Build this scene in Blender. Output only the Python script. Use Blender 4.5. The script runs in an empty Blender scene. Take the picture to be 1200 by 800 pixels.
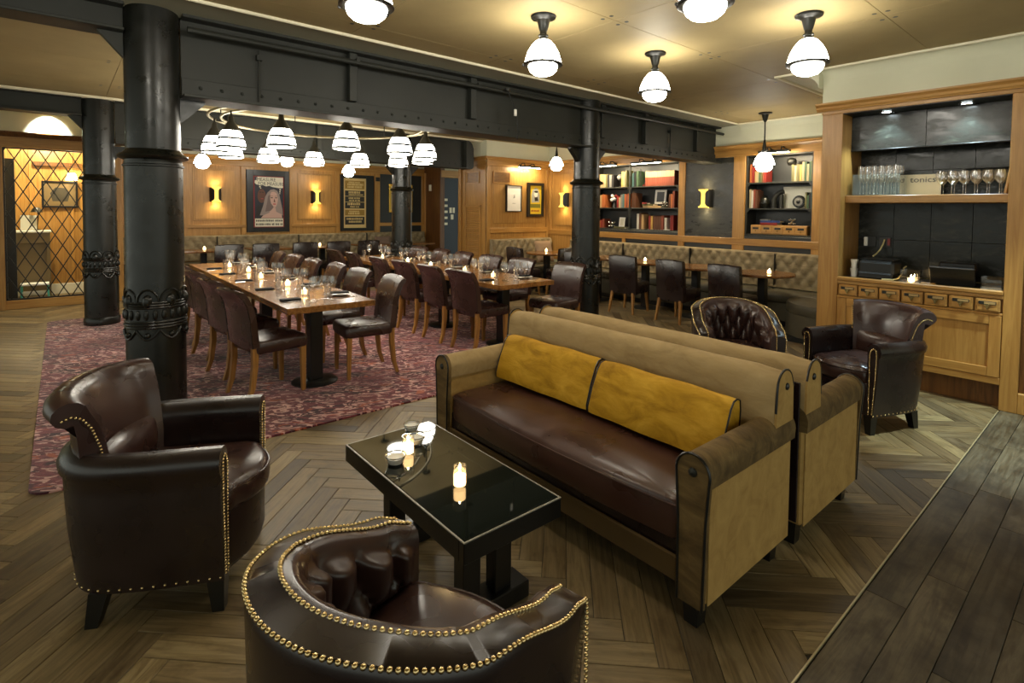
import bpy, bmesh, math, random
from mathutils import Vector, Matrix
PI = math.pi
rnd = random.Random(7)
scene = bpy.context.scene
COL = scene.collection

# ------------------------------------------------------------------ camera
cam_d = bpy.data.cameras.new('camera')
cam = bpy.data.objects.new('camera', cam_d)
COL.objects.link(cam)
YAW, PITCH, ROLL = math.radians(40.9015), math.radians(2.319), math.radians(0.6144)
_f = Vector((math.sin(YAW)*math.cos(PITCH), math.cos(YAW)*math.cos(PITCH), -math.sin(PITCH)))
_r = Vector((math.cos(YAW), -math.sin(YAW), 0)); _u = _r.cross(_f)
_r2 = _r*math.cos(ROLL) + _u*math.sin(ROLL); _u2 = _u*math.cos(ROLL) - _r*math.sin(ROLL)
M = Matrix((_r2, _u2, -_f)).transposed().to_4x4(); M.translation = Vector((0, 0, 1.55))
cam.matrix_world = M
cam_d.sensor_fit = 'HORIZONTAL'; cam_d.sensor_width = 36.0
cam_d.lens = 628.43/1200*36.0
cam_d.shift_x = (600-615.263)/1200; cam_d.shift_y = (271.783-400)/1200
cam_d.clip_start = 0.05; cam_d.clip_end = 100
scene.camera = cam

# ------------------------------------------------------------------ world, view
world = bpy.data.worlds.new('world'); scene.world = world; world.use_nodes = True
bg = world.node_tree.nodes['Background']
bg.inputs[0].default_value = (0.95, 1.0, 0.86, 1); bg.inputs[1].default_value = 0.22
vs = scene.view_settings
scene.display_settings.display_device = 'sRGB'
vs.view_transform = 'Standard'; vs.look = 'None'; vs.exposure = 2.05; vs.gamma = 1.0; vs.use_curve_mapping = False
scene.cycles.max_bounces = 7; scene.cycles.diffuse_bounces = 3; scene.cycles.glossy_bounces = 4
scene.cycles.transparent_max_bounces = 16; scene.cycles.transmission_bounces = 6
scene.cycles.caustics_reflective = False; scene.cycles.caustics_refractive = False
scene.cycles.sample_clamp_indirect = 4.0
GLOBE_E, CHAND_E, WARM = 9.0, 9.0, (1.0, 0.86, 0.62)

# ------------------------------------------------------------------ helpers
def lin(r, g, b):
    f = lambda c: (c/255/12.92) if c/255 <= 0.04045 else ((c/255+0.055)/1.055)**2.4
    return (f(r), f(g), f(b), 1)

class MB:
    """collects polygons"""
    def __init__(s): s.v = []; s.f = []; s.m = []; s.uv = []; s.cur = 0; s.T = None
    def add(s, vs_, fs, uv=None):
        o = len(s.v)
        for p in vs_:
            p = Vector(p)
            s.v.append(s.T @ p if s.T is not None else p)
        for i, f in enumerate(fs):
            s.f.append([o+k for k in f]); s.m.append(s.cur)
            s.uv.append(uv[i] if uv else None)
        return s
    def box(s, x0, x1, y0, y1, z0, z1, bev=0.0):
        if x0 > x1: x0, x1 = x1, x0
        if y0 > y1: y0, y1 = y1, y0
        if z0 > z1: z0, z1 = z1, z0
        if bev <= 0:
            v = [(x, y, z) for z in (z0, z1) for y in (y0, y1) for x in (x0, x1)]
            return s.add(v, [(0,2,3,1),(4,5,7,6),(0,1,5,4),(2,6,7,3),(0,4,6,2),(1,3,7,5)])
        b = min(bev, (x1-x0)*.49, (y1-y0)*.49, (z1-z0)*.49)
        v = []; X = (x0, x1); Y = (y0, y1); Z = (z0, z1)
        for k in range(2):
            for j in range(2):
                for i in range(2):
                    sx, sy, sz = (1-2*i)*b, (1-2*j)*b, (1-2*k)*b
                    v += [(X[i], Y[j]+sy, Z[k]+sz), (X[i]+sx, Y[j], Z[k]+sz), (X[i]+sx, Y[j]+sy, Z[k])]
        n = lambda i, j, k, a: ((k*2+j)*2+i)*3+a
        F = []
        for i in range(2):
            q = [n(i,0,0,0), n(i,1,0,0), n(i,1,1,0), n(i,0,1,0)]; F.append(q if i else q[::-1])
            q = [n(0,i,0,1), n(1,i,0,1), n(1,i,1,1), n(0,i,1,1)]; F.append(q[::-1] if i else q)
            q = [n(0,0,i,2), n(1,0,i,2), n(1,1,i,2), n(0,1,i,2)]; F.append(q if i else q[::-1])
        for i in range(2):
            for j in range(2):
                q = [n(i,j,0,0), n(i,j,1,0), n(i,j,1,1), n(i,j,0,1)]; F.append(q if (i+j) % 2 else q[::-1])
                q = [n(i,0,j,0), n(i,1,j,0), n(i,1,j,2), n(i,0,j,2)]; F.append(q[::-1] if (i+j) % 2 else q)
                q = [n(0,i,j,1), n(1,i,j,1), n(1,i,j,2), n(0,i,j,2)]; F.append(q if (i+j) % 2 else q[::-1])
        for k in range(2):
            for j in range(2):
                for i in range(2):
                    q = [n(i,j,k,0), n(i,j,k,1), n(i,j,k,2)]; F.append(q[::-1] if (i+j+k) % 2 else q)
        return s.add(v, F)
    def lathe(s, prof, n=24, c=(0,0,0), axis='z', cap=True, a0=0.0, a1=2*PI):
        full = abs(a1-a0-2*PI) < 1e-6
        m = n if full else n+1
        v = []
        for (r, z) in prof:
            for k in range(m):
                a = a0+(a1-a0)*k/n
                p = (r*math.cos(a), r*math.sin(a), z)
                if axis == 'x': p = (p[2], p[0], p[1])
                elif axis == 'y': p = (p[1], p[2], p[0])
                v.append((p[0]+c[0], p[1]+c[1], p[2]+c[2]))
        F = []
        for i in range(len(prof)-1):
            for k in range(n):
                k2 = (k+1) % m
                F.append((i*m+k, i*m+k2, (i+1)*m+k2, (i+1)*m+k))
        if cap and full:
            if prof[0][0] > 1e-5: F.append(list(range(m))[::-1])
            if prof[-1][0] > 1e-5: F.append([(len(prof)-1)*m+k for k in range(m)])
        return s.add(v, F)
    def cyl(s, c, r, z0, z1, n=16, r2=None, axis='z'):
        return s.lathe([(r, z0), (r if r2 is None else r2, z1)], n, c, axis)
    def tube(s, pts, r, n=8, closed=False):
        pts = [Vector(p) for p in pts]; L = len(pts); v = []
        prev = None
        for i, p in enumerate(pts):
            if closed: t = pts[(i+1) % L]-pts[i-1]
            else: t = pts[min(i+1, L-1)]-pts[max(i-1, 0)]
            t.normalize()
            if prev is None:
                a = Vector((0,0,1)) if abs(t.z) < .9 else Vector((1,0,0))
                u = t.cross(a).normalized()
            else:
                u = (prev-t*prev.dot(t)).normalized()
            prev = u; w = t.cross(u)
            rr = r(i/(L-1)) if callable(r) else r
            for k in range(n):
                a = 2*PI*k/n
                v.append(p+u*(rr*math.cos(a))+w*(rr*math.sin(a)))
        F = []
        for i in range(L if closed else L-1):
            j = (i+1) % L
            for k in range(n):
                k2 = (k+1) % n
                F.append((i*n+k, i*n+k2, j*n+k2, j*n+k))
        if not closed:
            F.append(list(range(n))[::-1]); F.append([(L-1)*n+k for k in range(n)])
        return s.add(v, F)
    def sphere(s, c, r, nu=8, nv=5, sx=1, sy=1, sz=1, half=False):
        v = []; F = []
        lo = 0 if half else -PI/2
        for i in range(nv+1):
            a = lo+(PI/2-lo)*i/nv
            for k in range(nu):
                b = 2*PI*k/nu
                v.append((c[0]+r*sx*math.cos(a)*math.cos(b), c[1]+r*sy*math.cos(a)*math.sin(b), c[2]+r*sz*math.sin(a)))
        for i in range(nv):
            for k in range(nu):
                k2 = (k+1) % nu
                F.append((i*nu+k, i*nu+k2, (i+1)*nu+k2, (i+1)*nu+k))
        return s.add(v, F)
    def prism(s, poly, d0, d1, plane='xz'):
        """poly in plane, extruded along the third axis"""
        n = len(poly); v = []
        for d in (d0, d1):
            for (a, b) in poly:
                v.append({'xz': (a, d, b), 'xy': (a, b, d), 'yz': (d, a, b)}[plane])
        F = [list(range(n)), [n+k for k in range(n)][::-1]]
        for k in range(n):
            k2 = (k+1) % n
            F.append((k, n+k, n+k2, k2))
        return s.add(v, F)
    def grid(s, fn, nu, nv, closed_u=False):
        v = [fn(i/nu, j/nv) for j in range(nv+1) for i in range(nu if closed_u else nu+1)]
        m = nu if closed_u else nu+1
        F = []
        for j in range(nv):
            for i in range(nu):
                i2 = (i+1) % m
                F.append((j*m+i, j*m+i2, (j+1)*m+i2, (j+1)*m+i))
        return s.add(v, F)
    def loft(s, outline, levels, cap0=True, crown=0.0):
        """outline: list of (x,y); levels: list of (inset_distance, z)"""
        cx = sum(p[0] for p in outline)/len(outline); cy = sum(p[1] for p in outline)/len(outline)
        n = len(outline); v = []
        for (ins, z) in levels:
            for (x, y) in outline:
                d = math.hypot(x-cx, y-cy); k = max(0.02, (d-ins)/d)
                v.append((cx+(x-cx)*k, cy+(y-cy)*k, z))
        F = []
        for i in range(len(levels)-1):
            for k in range(n):
                k2 = (k+1) % n
                F.append((i*n+k, i*n+k2, (i+1)*n+k2, (i+1)*n+k))
        if cap0: F.append(list(range(n))[::-1])
        # crowned top
        z = levels[-1][1]; last = (len(levels)-1)*n
        base = len(v); ins = levels[-1][0]
        for ring, (fr, hz) in enumerate(((.66, .55), (.33, .9))):
            for k in range(n):
                p = v[last+k]
                v.append((cx+(p[0]-cx)*fr, cy+(p[1]-cy)*fr, z+crown*hz))
        v.append((cx, cy, z+crown))
        prevb = last
        for ring in range(2):
            b = base+ring*n
            for k in range(n):
                k2 = (k+1) % n
                F.append((prevb+k, prevb+k2, b+k2, b+k))
            prevb = b
        c = len(v)-1
        for k in range(n): F.append((prevb+k, prevb+(k+1) % n, c))
        return s.add(v, F)
    def sweep(s, frames, sect, caps=True, closed=True):
        """frames: list of (pos, outward normal (xy), zscale fn) ; sect(i)-> list of (n,z)"""
        v = []; L = len(frames); m = None
        for i, (p, nrm) in enumerate(frames):
            sc = sect(i); m = len(sc)
            for (d, z) in sc: v.append((p[0]+nrm[0]*d, p[1]+nrm[1]*d, z))
        F = []
        for i in range(L-1):
            for k in range(m if closed else m-1):
                k2 = (k+1) % m
                F.append((i*m+k, (i+1)*m+k, (i+1)*m+k2, i*m+k2))
        if caps:
            F.append(list(range(m))); F.append([(L-1)*m+k for k in range(m)][::-1])
        return s.add(v, F)
    def mesh(s, name, mats, smooth=None):
        me = bpy.data.meshes.new(name)
        me.from_pydata([tuple(p) for p in s.v], [], s.f)
        if not isinstance(mats, (list, tuple)): mats = [mats]
        for m in mats: me.materials.append(m)
        if any(s.m): me.polygons.foreach_set('material_index', s.m)
        if any(u is not None for u in s.uv):
            uvl = me.uv_layers.new(name='UVMap'); k = 0
            for fi, f in enumerate(s.f):
                for j in range(len(f)):
                    if s.uv[fi]: uvl.data[k].uv = s.uv[fi][j]
                    k += 1
        bm = bmesh.new(); bm.from_mesh(me)
        bmesh.ops.remove_doubles(bm, verts=bm.verts, dist=1e-5)
        bmesh.ops.recalc_face_normals(bm, faces=bm.faces)
        bm.to_mesh(me); bm.free()
        if smooth:
            me.shade_smooth(); me.set_sharp_from_angle(angle=math.radians(smooth))
        me.update()
        return me
    def build(s, name, mats, parent=None, smooth=40, kind=None):
        return link(name, s.mesh(name, mats, smooth), parent, kind)

def link(name, me, parent=None, kind=None):
    o = bpy.data.objects.new(name, me); COL.objects.link(o)
    if parent: o.parent = parent
    if kind: o['kind'] = kind
    return o
def thing(name, label, cat, loc=(0,0,0), rotz=0.0, group=None):
    o = bpy.data.objects.new(name, None); COL.objects.link(o)
    o.empty_display_size = 0.1
    o.location = loc; o.rotation_euler = (0, 0, rotz)
    return tag(o, label, cat, group)
def tag(o, label, cat, group=None):
    o['label'] = label; o['category'] = cat
    if group: o['group'] = group
    return o
def struct(o):
    o['kind'] = 'structure'; return o
KIDS = {}
def dup(root, loc, rotz=0.0, label=None, group=None, scale=None):
    def cp(o, par):
        c = o.copy(); COL.objects.link(c)
        if par: c.parent = par
        for ch in KIDS.setdefault(o.name, [k for k in o.children]): cp(ch, c)
        return c
    r = cp(root, None)
    r.location = loc; r.rotation_euler = (root.rotation_euler[0], root.rotation_euler[1], rotz)
    if label: r['label'] = label
    if group: r['group'] = group
    if scale: r.scale = scale
    return r
ORD = ['first','second','third','fourth','fifth','sixth','seventh','eighth','ninth','tenth','eleventh','twelfth','thirteenth','fourteenth','fifteenth','sixteenth']

# ------------------------------------------------------------------ materials
class NT:
    def __init__(s, name):
        s.m = bpy.data.materials.new(name); s.m.use_nodes = True
        s.t = s.m.node_tree; s.t.nodes.clear()
        s.out = s.n('ShaderNodeOutputMaterial')
    def n(s, typ, **kw):
        x = s.t.nodes.new(typ)
        for k, v in kw.items():
            if k.startswith('i_'):
                x.inputs[k[2:].replace('_', ' ')].default_value = v
            else: setattr(x, k, v)
        return x
    def l(s, a, b): s.t.links.new(a, b)
    def bsdf(s, color=(.5,.5,.5,1), rough=.5, metal=0.0, spec=.5, **kw):
        b = s.n('ShaderNodeBsdfPrincipled')
        b.inputs['Base Color'].default_value = color; b.inputs['Roughness'].default_value = rough
        b.inputs['Metallic'].default_value = metal; b.inputs['Specular IOR Level'].default_value = spec
        for k, v in kw.items(): b.inputs[k.replace('_', ' ')].default_value = v
        s.l(b.outputs[0], s.out.inputs[0]); return b
    def coord(s, out='Object', scale=(1,1,1), rot=(0,0,0), rand=True):
        tc = s.n('ShaderNodeTexCoord'); mp = s.n('ShaderNodeMapping')
        mp.inputs['Scale'].default_value = scale; mp.inputs['Rotation'].default_value = rot
        s.l(tc.outputs[out], mp.inputs[0])
        if rand:
            oi = s.n('ShaderNodeObjectInfo'); mu = s.n('ShaderNodeMath', operation='MULTIPLY'); mu.inputs[1].default_value = 37.0
            cx = s.n('ShaderNodeCombineXYZ')
            s.l(oi.outputs['Random'], mu.inputs[0]); 
            for i in range(3): s.l(mu.outputs[0], cx.inputs[i])
            s.l(cx.outputs[0], mp.inputs['Location'])
        return mp.outputs[0]
    def noise(s, vec, scale=5, detail=4, rough=.55, dist=0.0):
        x = s.n('ShaderNodeTexNoise'); x.inputs['Scale'].default_value = scale; x.inputs['Detail'].default_value = detail
        x.inputs['Roughness'].default_value = rough; x.inputs['Distortion'].default_value = dist
        if vec is not None: s.l(vec, x.inputs['Vector'])
        return x.outputs[0]
    def ramp(s, fac, stops, interp='LINEAR'):
        r = s.n('ShaderNodeValToRGB'); r.color_ramp.interpolation = interp
        e = r.color_ramp.elements
        while len(e) < len(stops): e.new(0.5)
        for k, (p, c) in enumerate(stops): e[k].position = p; e[k].color = c
        s.l(fac, r.inputs[0]); return r.outputs[0]
    def bump(s, h, bsdf, strength=.2, dist=.01):
        b = s.n('ShaderNodeBump'); b.inputs['Strength'].default_value = strength; b.inputs['Distance'].default_value = dist
        s.l(h, b.inputs['Height']); s.l(b.outputs[0], bsdf.inputs['Normal'])
    def mix(s, fac, a, b, mode='MIX'):
        x = s.n('ShaderNodeMix', data_type='RGBA', blend_type=mode)
        for sock, val in ((x.inputs[0], fac), (x.inputs[6], a), (x.inputs[7], b)):
            if isinstance(val, (int, float)): sock.default_value = val
            elif isinstance(val, tuple): sock.default_value = val
            else: s.l(val, sock)
        return x.outputs[2]
    def math(s, op, a, b=None):
        x = s.n('ShaderNodeMath', operation=op)
        for i, val in enumerate((a, b)):
            if val is None: continue
            if isinstance(val, (int, float)): x.inputs[i].default_value = val
            else: s.l(val, x.inputs[i])
        return x.outputs[0]

def plain(name, color, rough=.5, metal=0.0, spec=.5, bump=0.0, bscale=200, var=0.0):
    t = NT(name); b = t.bsdf(color, rough, metal, spec)
    if bump or var:
        n = t.noise(t.coord(), bscale, 3)
        if bump: t.bump(n, b, bump, .004)
        if var:
            n2 = t.noise(t.coord(), 3.0, 5)
            dk = tuple(c*(1-var) for c in color[:3])+(1,); lt = tuple(min(1, c*(1+var)) for c in color[:3])+(1,)
            t.l(t.ramp(n2, [(.3, dk), (.7, lt)]), b.inputs['Base Color'])
    return t.m

def wood(name, base, dark, axis='z', rough=.35, scale=1.0, out='Object', var=.25, spec=.45, coat=0.0):
    t = NT(name); b = t.bsdf(base, rough, 0, spec)
    if coat: b.inputs['Coat Weight'].default_value = coat; b.inputs['Coat Roughness'].default_value = .15
    sc = {'z': (14, 14, .9), 'x': (.9, 14, 14), 'y': (14, .9, 14)}[axis]
    sc = tuple(k*scale for k in sc)
    v = t.coord(out, sc)
    n1 = t.noise(v, 1.6, 6, .62, 1.2)
    v2 = t.coord(out, tuple(k*5 for k in sc))
    n2 = t.noise(v2, 1.5, 3, .6)
    c1 = t.ramp(n1, [(.34, dark), (.62, base)])
    c2 = t.mix(t.math('MULTIPLY', n2, .30), c1, dark)
    oi = t.n('ShaderNodeObjectInfo')
    val = t.math('ADD', t.math('MULTIPLY', oi.outputs['Random'], var), 1-var/2)
    hs = t.n('ShaderNodeHueSaturation'); t.l(val, hs.inputs['Value']); t.l(c2, hs.inputs['Color'])
    t.l(hs.outputs[0], b.inputs['Base Color'])
    t.bump(n2, b, .08, .002)
    return t.m

def leather(name, base, rough=.28, hi=None, wrinkle=.25):
    t = NT(name); b = t.bsdf(base, rough, 0, .6)
    v = t.coord()
    n = t.noise(v, 6, 2, .5)
    dk = tuple(c*.82 for c in base[:3])+(1,); lt = hi or tuple(c*1.2 for c in base[:3])+(1,)
    t.l(t.ramp(n, [(.3, dk), (.5, base), (.75, lt)]), b.inputs['Base Color'])
    t.l(t.ramp(n, [(.3, (rough*.8,)*3+(1,)), (.7, (min(1, rough*1.35),)*3+(1,))]), b.inputs['Roughness'])
    n2 = t.noise(v, 7, 1, .4, .2)
    t.bump(n2, b, wrinkle, .008)
    return t.m

def emit(name, color, strength):
    t = NT(name); e = t.n('ShaderNodeEmission'); e.inputs[0].default_value = tuple(color)[:3]+(1,); e.inputs[1].default_value = strength
    t.l(e.outputs[0], t.out.inputs[0]); return t.m

def thin_glass(name, tint=(1,1,1,1), gloss=1.0, base=.06):
    t = NT(name); tr = t.n('ShaderNodeBsdfTransparent'); tr.inputs[0].default_value = tint
    g = t.n('ShaderNodeBsdfGlossy'); g.inputs['Roughness'].default_value = .04
    lw = t.n('ShaderNodeLayerWeight'); lw.inputs[0].default_value = .5
    f = t.math('MINIMUM', t.math('ADD', t.math('MULTIPLY', t.math('POWER', lw.outputs['Facing'], 2.2), .75*gloss), base), .95)
    mx = t.n('ShaderNodeMixShader'); t.l(f, mx.inputs[0]); t.l(tr.outputs[0], mx.inputs[1]); t.l(g.outputs[0], mx.inputs[2])
    t.l(mx.outputs[0], t.out.inputs[0]); return t.m

OAK_B, OAK_D = lin(186,141,76), lin(158,112,54)
oak_v = wood('oak_vertical', OAK_B, OAK_D, 'z')
oak_x = wood('oak_along_x', OAK_B, OAK_D, 'x')
oak_y = wood('oak_along_y', OAK_B, OAK_D, 'y')
oak_dark = wood('oak_dark', lin(120,78,36), lin(84,50,22), 'z')
chair_oak = wood('chair_oak', lin(176,128,66), lin(126,84,38), 'z', .4)
tabletop_m = wood('tabletop_wood', lin(164,112,58), lin(98,60,28), 'y', .22, .8, var=.3, coat=.3)
roundtop_m = wood('round_tabletop_wood', lin(150,100,52), lin(96,60,28), 'y', .25, .8, coat=.3)
iron = None
def _iron():
    t = NT('black_iron'); b = t.bsdf(lin(30,31,28), .3, 0, .5)
    v = t.coord(rand=False)
    n = t.noise(v, 7, 5, .6)
    t.l(t.ramp(n, [(.3, (.22,)*3+(1,)), (.7, (.42,)*3+(1,))]), b.inputs['Roughness'])
    t.l(t.ramp(t.noise(v, 3, 5), [(.3, lin(13,14,10)), (.75, lin(25,25,19))]), b.inputs['Base Color'])
    t.bump(t.noise(v, 30, 3), b, .12, .006)
    return t.m
iron = _iron()
girder_m = plain('girder_paint', lin(45,46,41), .5, 0, .35, .1, 60, .12)
black_m = plain('black_paint', lin(24,24,23), .35, 0, .5, .05, 80)
blackwood = plain('black_wood', lin(20,19,17), .3, 0, .5, .06, 60)
steel_dark = plain('dark_steel', lin(52,52,48), .4, .6, .5)
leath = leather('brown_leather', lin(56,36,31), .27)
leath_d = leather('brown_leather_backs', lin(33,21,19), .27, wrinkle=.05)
leath_sofa = leather('sofa_seat_leather', lin(66,40,32), .30, wrinkle=.16)
brass = plain('brass', lin(214,170,84), .25, 1.0)
brass_nail = plain('nail_brass', lin(224,198,144), .22, 1.0)
chrome = plain('chrome', lin(215,215,210), .15, 1.0)
cream = plain('cream_paint', lin(212,211,184), .75, 0, .3, .03, 40, .03)
cream_gloss = plain('cream_bead', lin(238,230,200), .5)
ceil_m = plain('ceiling_tan', lin(160,142,100), .62, 0, .25, .05, 30, .07)
white_m = plain('white', lin(235,232,222), .5)
paper = plain('paper', lin(226,220,198), .8)
napkin_m = plain('charcoal_napkin', lin(32,31,32), .8, 0, .2, .3, 300)
plate_m = plain('white_china', lin(236,233,224), .2)
candle_e = emit('candle_flame', (1.0, .72, .32), 30.0)
wax = NT('candle_wax'); _b = wax.bsdf(lin(250,226,170), .5); _b.inputs['Emission Color'].default_value = (1,.62,.25,1); _b.inputs['Emission Strength'].default_value = 2.4; wax = wax.m
globe_e = emit('lamp_glass_lit', (1.0, .945, .82), GLOBE_E)
chand_e = emit('shade_glass_lit', (1.0, .94, .80), CHAND_E)
glass = thin_glass('clear_glass', base=.20, gloss=1.3)
glass_lo = thin_glass('votive_glass', base=.10)
def _velvet(name, c, lt, dk):
    t = NT(name); b = t.bsdf(c, .75, 0, .25); b.inputs['Sheen Weight'].default_value = .5; b.inputs['Sheen Roughness'].default_value = .4
    b.inputs['Sheen Tint'].default_value = lt
    n = t.noise(t.coord('Object', (3, 7, 7)), 1.6, 5, .6, .8)
    t.l(t.ramp(n, [(.32, dk), (.5, c), (.7, lt)]), b.inputs['Base Color'])
    t.bump(t.noise(t.coord('Object', (5, 12, 12)), 1.2, 3, .5, .6), b, .25, .02)
    return t.m
gold = _velvet('gold_velvet', lin(182,137,28), lin(206,160,50), lin(150,108,14))
suede = _velvet('tan_suede', lin(160,136,94), lin(170,146,104), lin(146,122,82))
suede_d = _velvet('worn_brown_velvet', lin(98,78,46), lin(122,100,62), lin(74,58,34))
sidepanel = _velvet('sofa_side_cloth', lin(172,138,80), lin(182,148,88), lin(158,124,70))
tuft_m = _velvet('banquette_leather', lin(146,130,100), lin(160,144,112), lin(122,106,80))
banq_seat = plain('banquette_seat', lin(78,72,56), .55, 0, .4, .1, 90, .12)
chalk = NT('chalkboard'); _b = chalk.bsdf(lin(52,52,46), .32, 0, .5)
_v = chalk.coord('Object', (1, 2, 5)); _n = chalk.noise(_v, 2.0, 7, .65, 1.5)
chalk.l(chalk.ramp(_n, [(.35, lin(38,38,34)), (.6, lin(56,56,50)), (.78, lin(112,110,100))]), _b.inputs['Base Color'])
chalk.l(chalk.ramp(_n, [(.35, (.25,)*3+(1,)), (.7, (.5,)*3+(1,))]), _b.inputs['Roughness']); chalk = chalk.m
darkpanel = plain('dark_panel', lin(44,46,46), .4, 0, .5, .05, 60, .1)
# ================================================================== STRUCTURE
CEIL = 2.93
# ------------------------------------------------------------------ floor
def plank_mat(name, stops, rough=.42):
    t = NT(name); b = t.bsdf(rough=rough, spec=.45)
    tc = t.n('ShaderNodeTexCoord'); oi = t.n('ShaderNodeObjectInfo'); geo = t.n('ShaderNodeNewGeometry')
    rn = t.math('FRACT', t.math('ADD', oi.outputs['Random'], geo.outputs['Random Per Island']))
    mp = t.n('ShaderNodeMapping'); t.l(tc.outputs['UV'], mp.inputs[0]); mp.inputs['Scale'].default_value = (2.2, 26, 1)
    cx = t.n('ShaderNodeCombineXYZ'); t.l(t.math('MULTIPLY', rn, 57.0), cx.inputs[0]); t.l(t.math('MULTIPLY', rn, 91.0), cx.inputs[1])
    t.l(cx.outputs[0], mp.inputs['Location'])
    n1 = t.noise(mp.outputs[0], 1.0, 6, .65, 1.6)
    mp2 = t.n('ShaderNodeMapping'); t.l(tc.outputs['UV'], mp2.inputs[0]); mp2.inputs['Scale'].default_value = (5, 9, 1); t.l(cx.outputs[0], mp2.inputs['Location'])
    n2 = t.noise(mp2.outputs[0], 1.0, 4, .6, .5)
    c0 = t.ramp(rn, stops)
    dk = t.mix(1.0, c0, lin(196,190,180), 'MULTIPLY')
    c1 = t.mix(t.ramp(n1, [(.36, (1,1,1,1)), (.60, (0,0,0,1))]), c0, dk)
    dk2 = t.mix(1.0, c1, lin(205,200,192), 'MULTIPLY')
    c2 = t.mix(t.ramp(n2, [(.55, (0,0,0,1)), (.72, (1,1,1,1))]), c1, dk2)
    t.l(c2, b.inputs['Base Color'])
    n3 = t.noise(tc.outputs['Object'], 1.7, 5, .62)
    if name.startswith('straight'): t.l(t.mix(t.ramp(n3, [(.44, (0,0,0,1)), (.62, (1,1,1,1))]), c2, t.mix(1.0, c2, lin(150,142,132), 'MULTIPLY')), b.inputs['Base Color'])
    t.l(t.ramp(n1, [(.3, (rough*.85,)*3+(1,)), (.7, (rough*1.3,)*3+(1,))]), b.inputs['Roughness'])
    t.bump(n1, b, .25, .002)
    return t.m
plank_m = plank_mat('herringbone_oak', [(.0, lin(108,91,64)), (.25, lin(146,126,90)), (.5, lin(94,80,58)), (.75, lin(162,142,102)), (1., lin(120,101,70))])
board_m = plank_mat('straight_board_oak', [(.0, lin(96,86,68)), (.5, lin(116,104,82)), (1., lin(84,75,60))])
PW, PL = .1045, .627
def plank_geo(mb, cx, cy, ang, L, W, dz=0.0, clip=None):
    g = .0012; x, y = L/2-g, W/2-g; b = .0015
    ca, sa = math.cos(ang), math.sin(ang)
    P = lambda px, py, z: (cx+px*ca-py*sa, cy+px*sa+py*ca, z+dz)
    v = [P(-x,-y,-.008), P(x,-y,-.008), P(x,y,-.008), P(-x,y,-.008), P(-x,-y,-b), P(x,-y,-b), P(x,y,-b), P(-x,y,-b),
         P(-x+b,-y+b,0), P(x-b,-y+b,0), P(x-b,y-b,0), P(-x+b,y-b,0)]
    u = [(-x,-y),(x,-y),(x,y),(-x,y)]*3
    F = [(0,1,5,4),(1,2,6,5),(2,3,7,6),(3,0,4,7),(4,5,9,8),(5,6,10,9),(6,7,11,10),(7,4,8,11),(8,9,10,11)]
    mb.add(v, F, [[u[k] for k in f] for f in F])
floor = MB().box(-5, 8.5, -3.0, 12.9, -.08, -.006).build('floor', plain('floor_joint', lin(38,30,20), .8), smooth=None)
struct(floor)
def view(x, y, z=0.0):
    p = Vector((x, y, z-1.55)); w = p.dot(_f)
    if w < .2: return None
    return 615.26+628.43*p.dot(_r2)/w, 271.78-628.43*p.dot(_u2)/w, w
planks = []
H2 = PL/math.sqrt(2); step = PW*math.sqrt(2)
# zigzag columns along Y, joined at x = 1.105 + k*H2
for k in range(-14, 17):
    ang = PI/4 if k % 2 else -PI/4
    xc = 1.105+(k+.5)*H2
    shift = 0.0
    for j in range(0, 92):
        y = -.3+j*step+(.03 if k % 2 else .03+step/2)
        planks.append((xc, y, ang))
vis = []; far_p = []
for (x, y, a) in planks:
    if y < .45 or y > 12.6 or x > 8.1 or x < -4: 
        continue
    q = view(x, y)
    if q and -30 < q[0] < 1230 and q[1] < 860 and not (x > -.3 and x < 4.5 and y > 4.15): vis.append((q[2], x, y, a))
    else: far_p.append((x, y, a))
vis.sort()
boards = []
for r in range(0, 24):
    y = .700-.14*(r+.5)-.004
    x = -3+rnd.uniform(0, 1.2)
    while x < 5.6:
        L = rnd.choice((.9, 1.1, 1.3)); boards.append((x+L/2, y, L)); x += L
bvis = []; bfar = []
for (x, y, L) in boards:
    q = view(x, y)
    (bvis if q and 650 < q[0] < 1350 and q[1] < 1000 else bfar).append((x, y, L))
pm = MB(); plank_geo(pm, 0, 0, 0, PL, PW); pme = pm.mesh('plank', plank_m)
NP = 296-min(len(bvis), 50)
rest = MB()
def clip_plank(x, y, a):
    """planks that would cross the metal strip are cut square to a shorter piece"""
    dy = PL/2*math.sin(PI/4)+PW/2*math.sin(PI/4)
    return y-dy < .712
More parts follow.
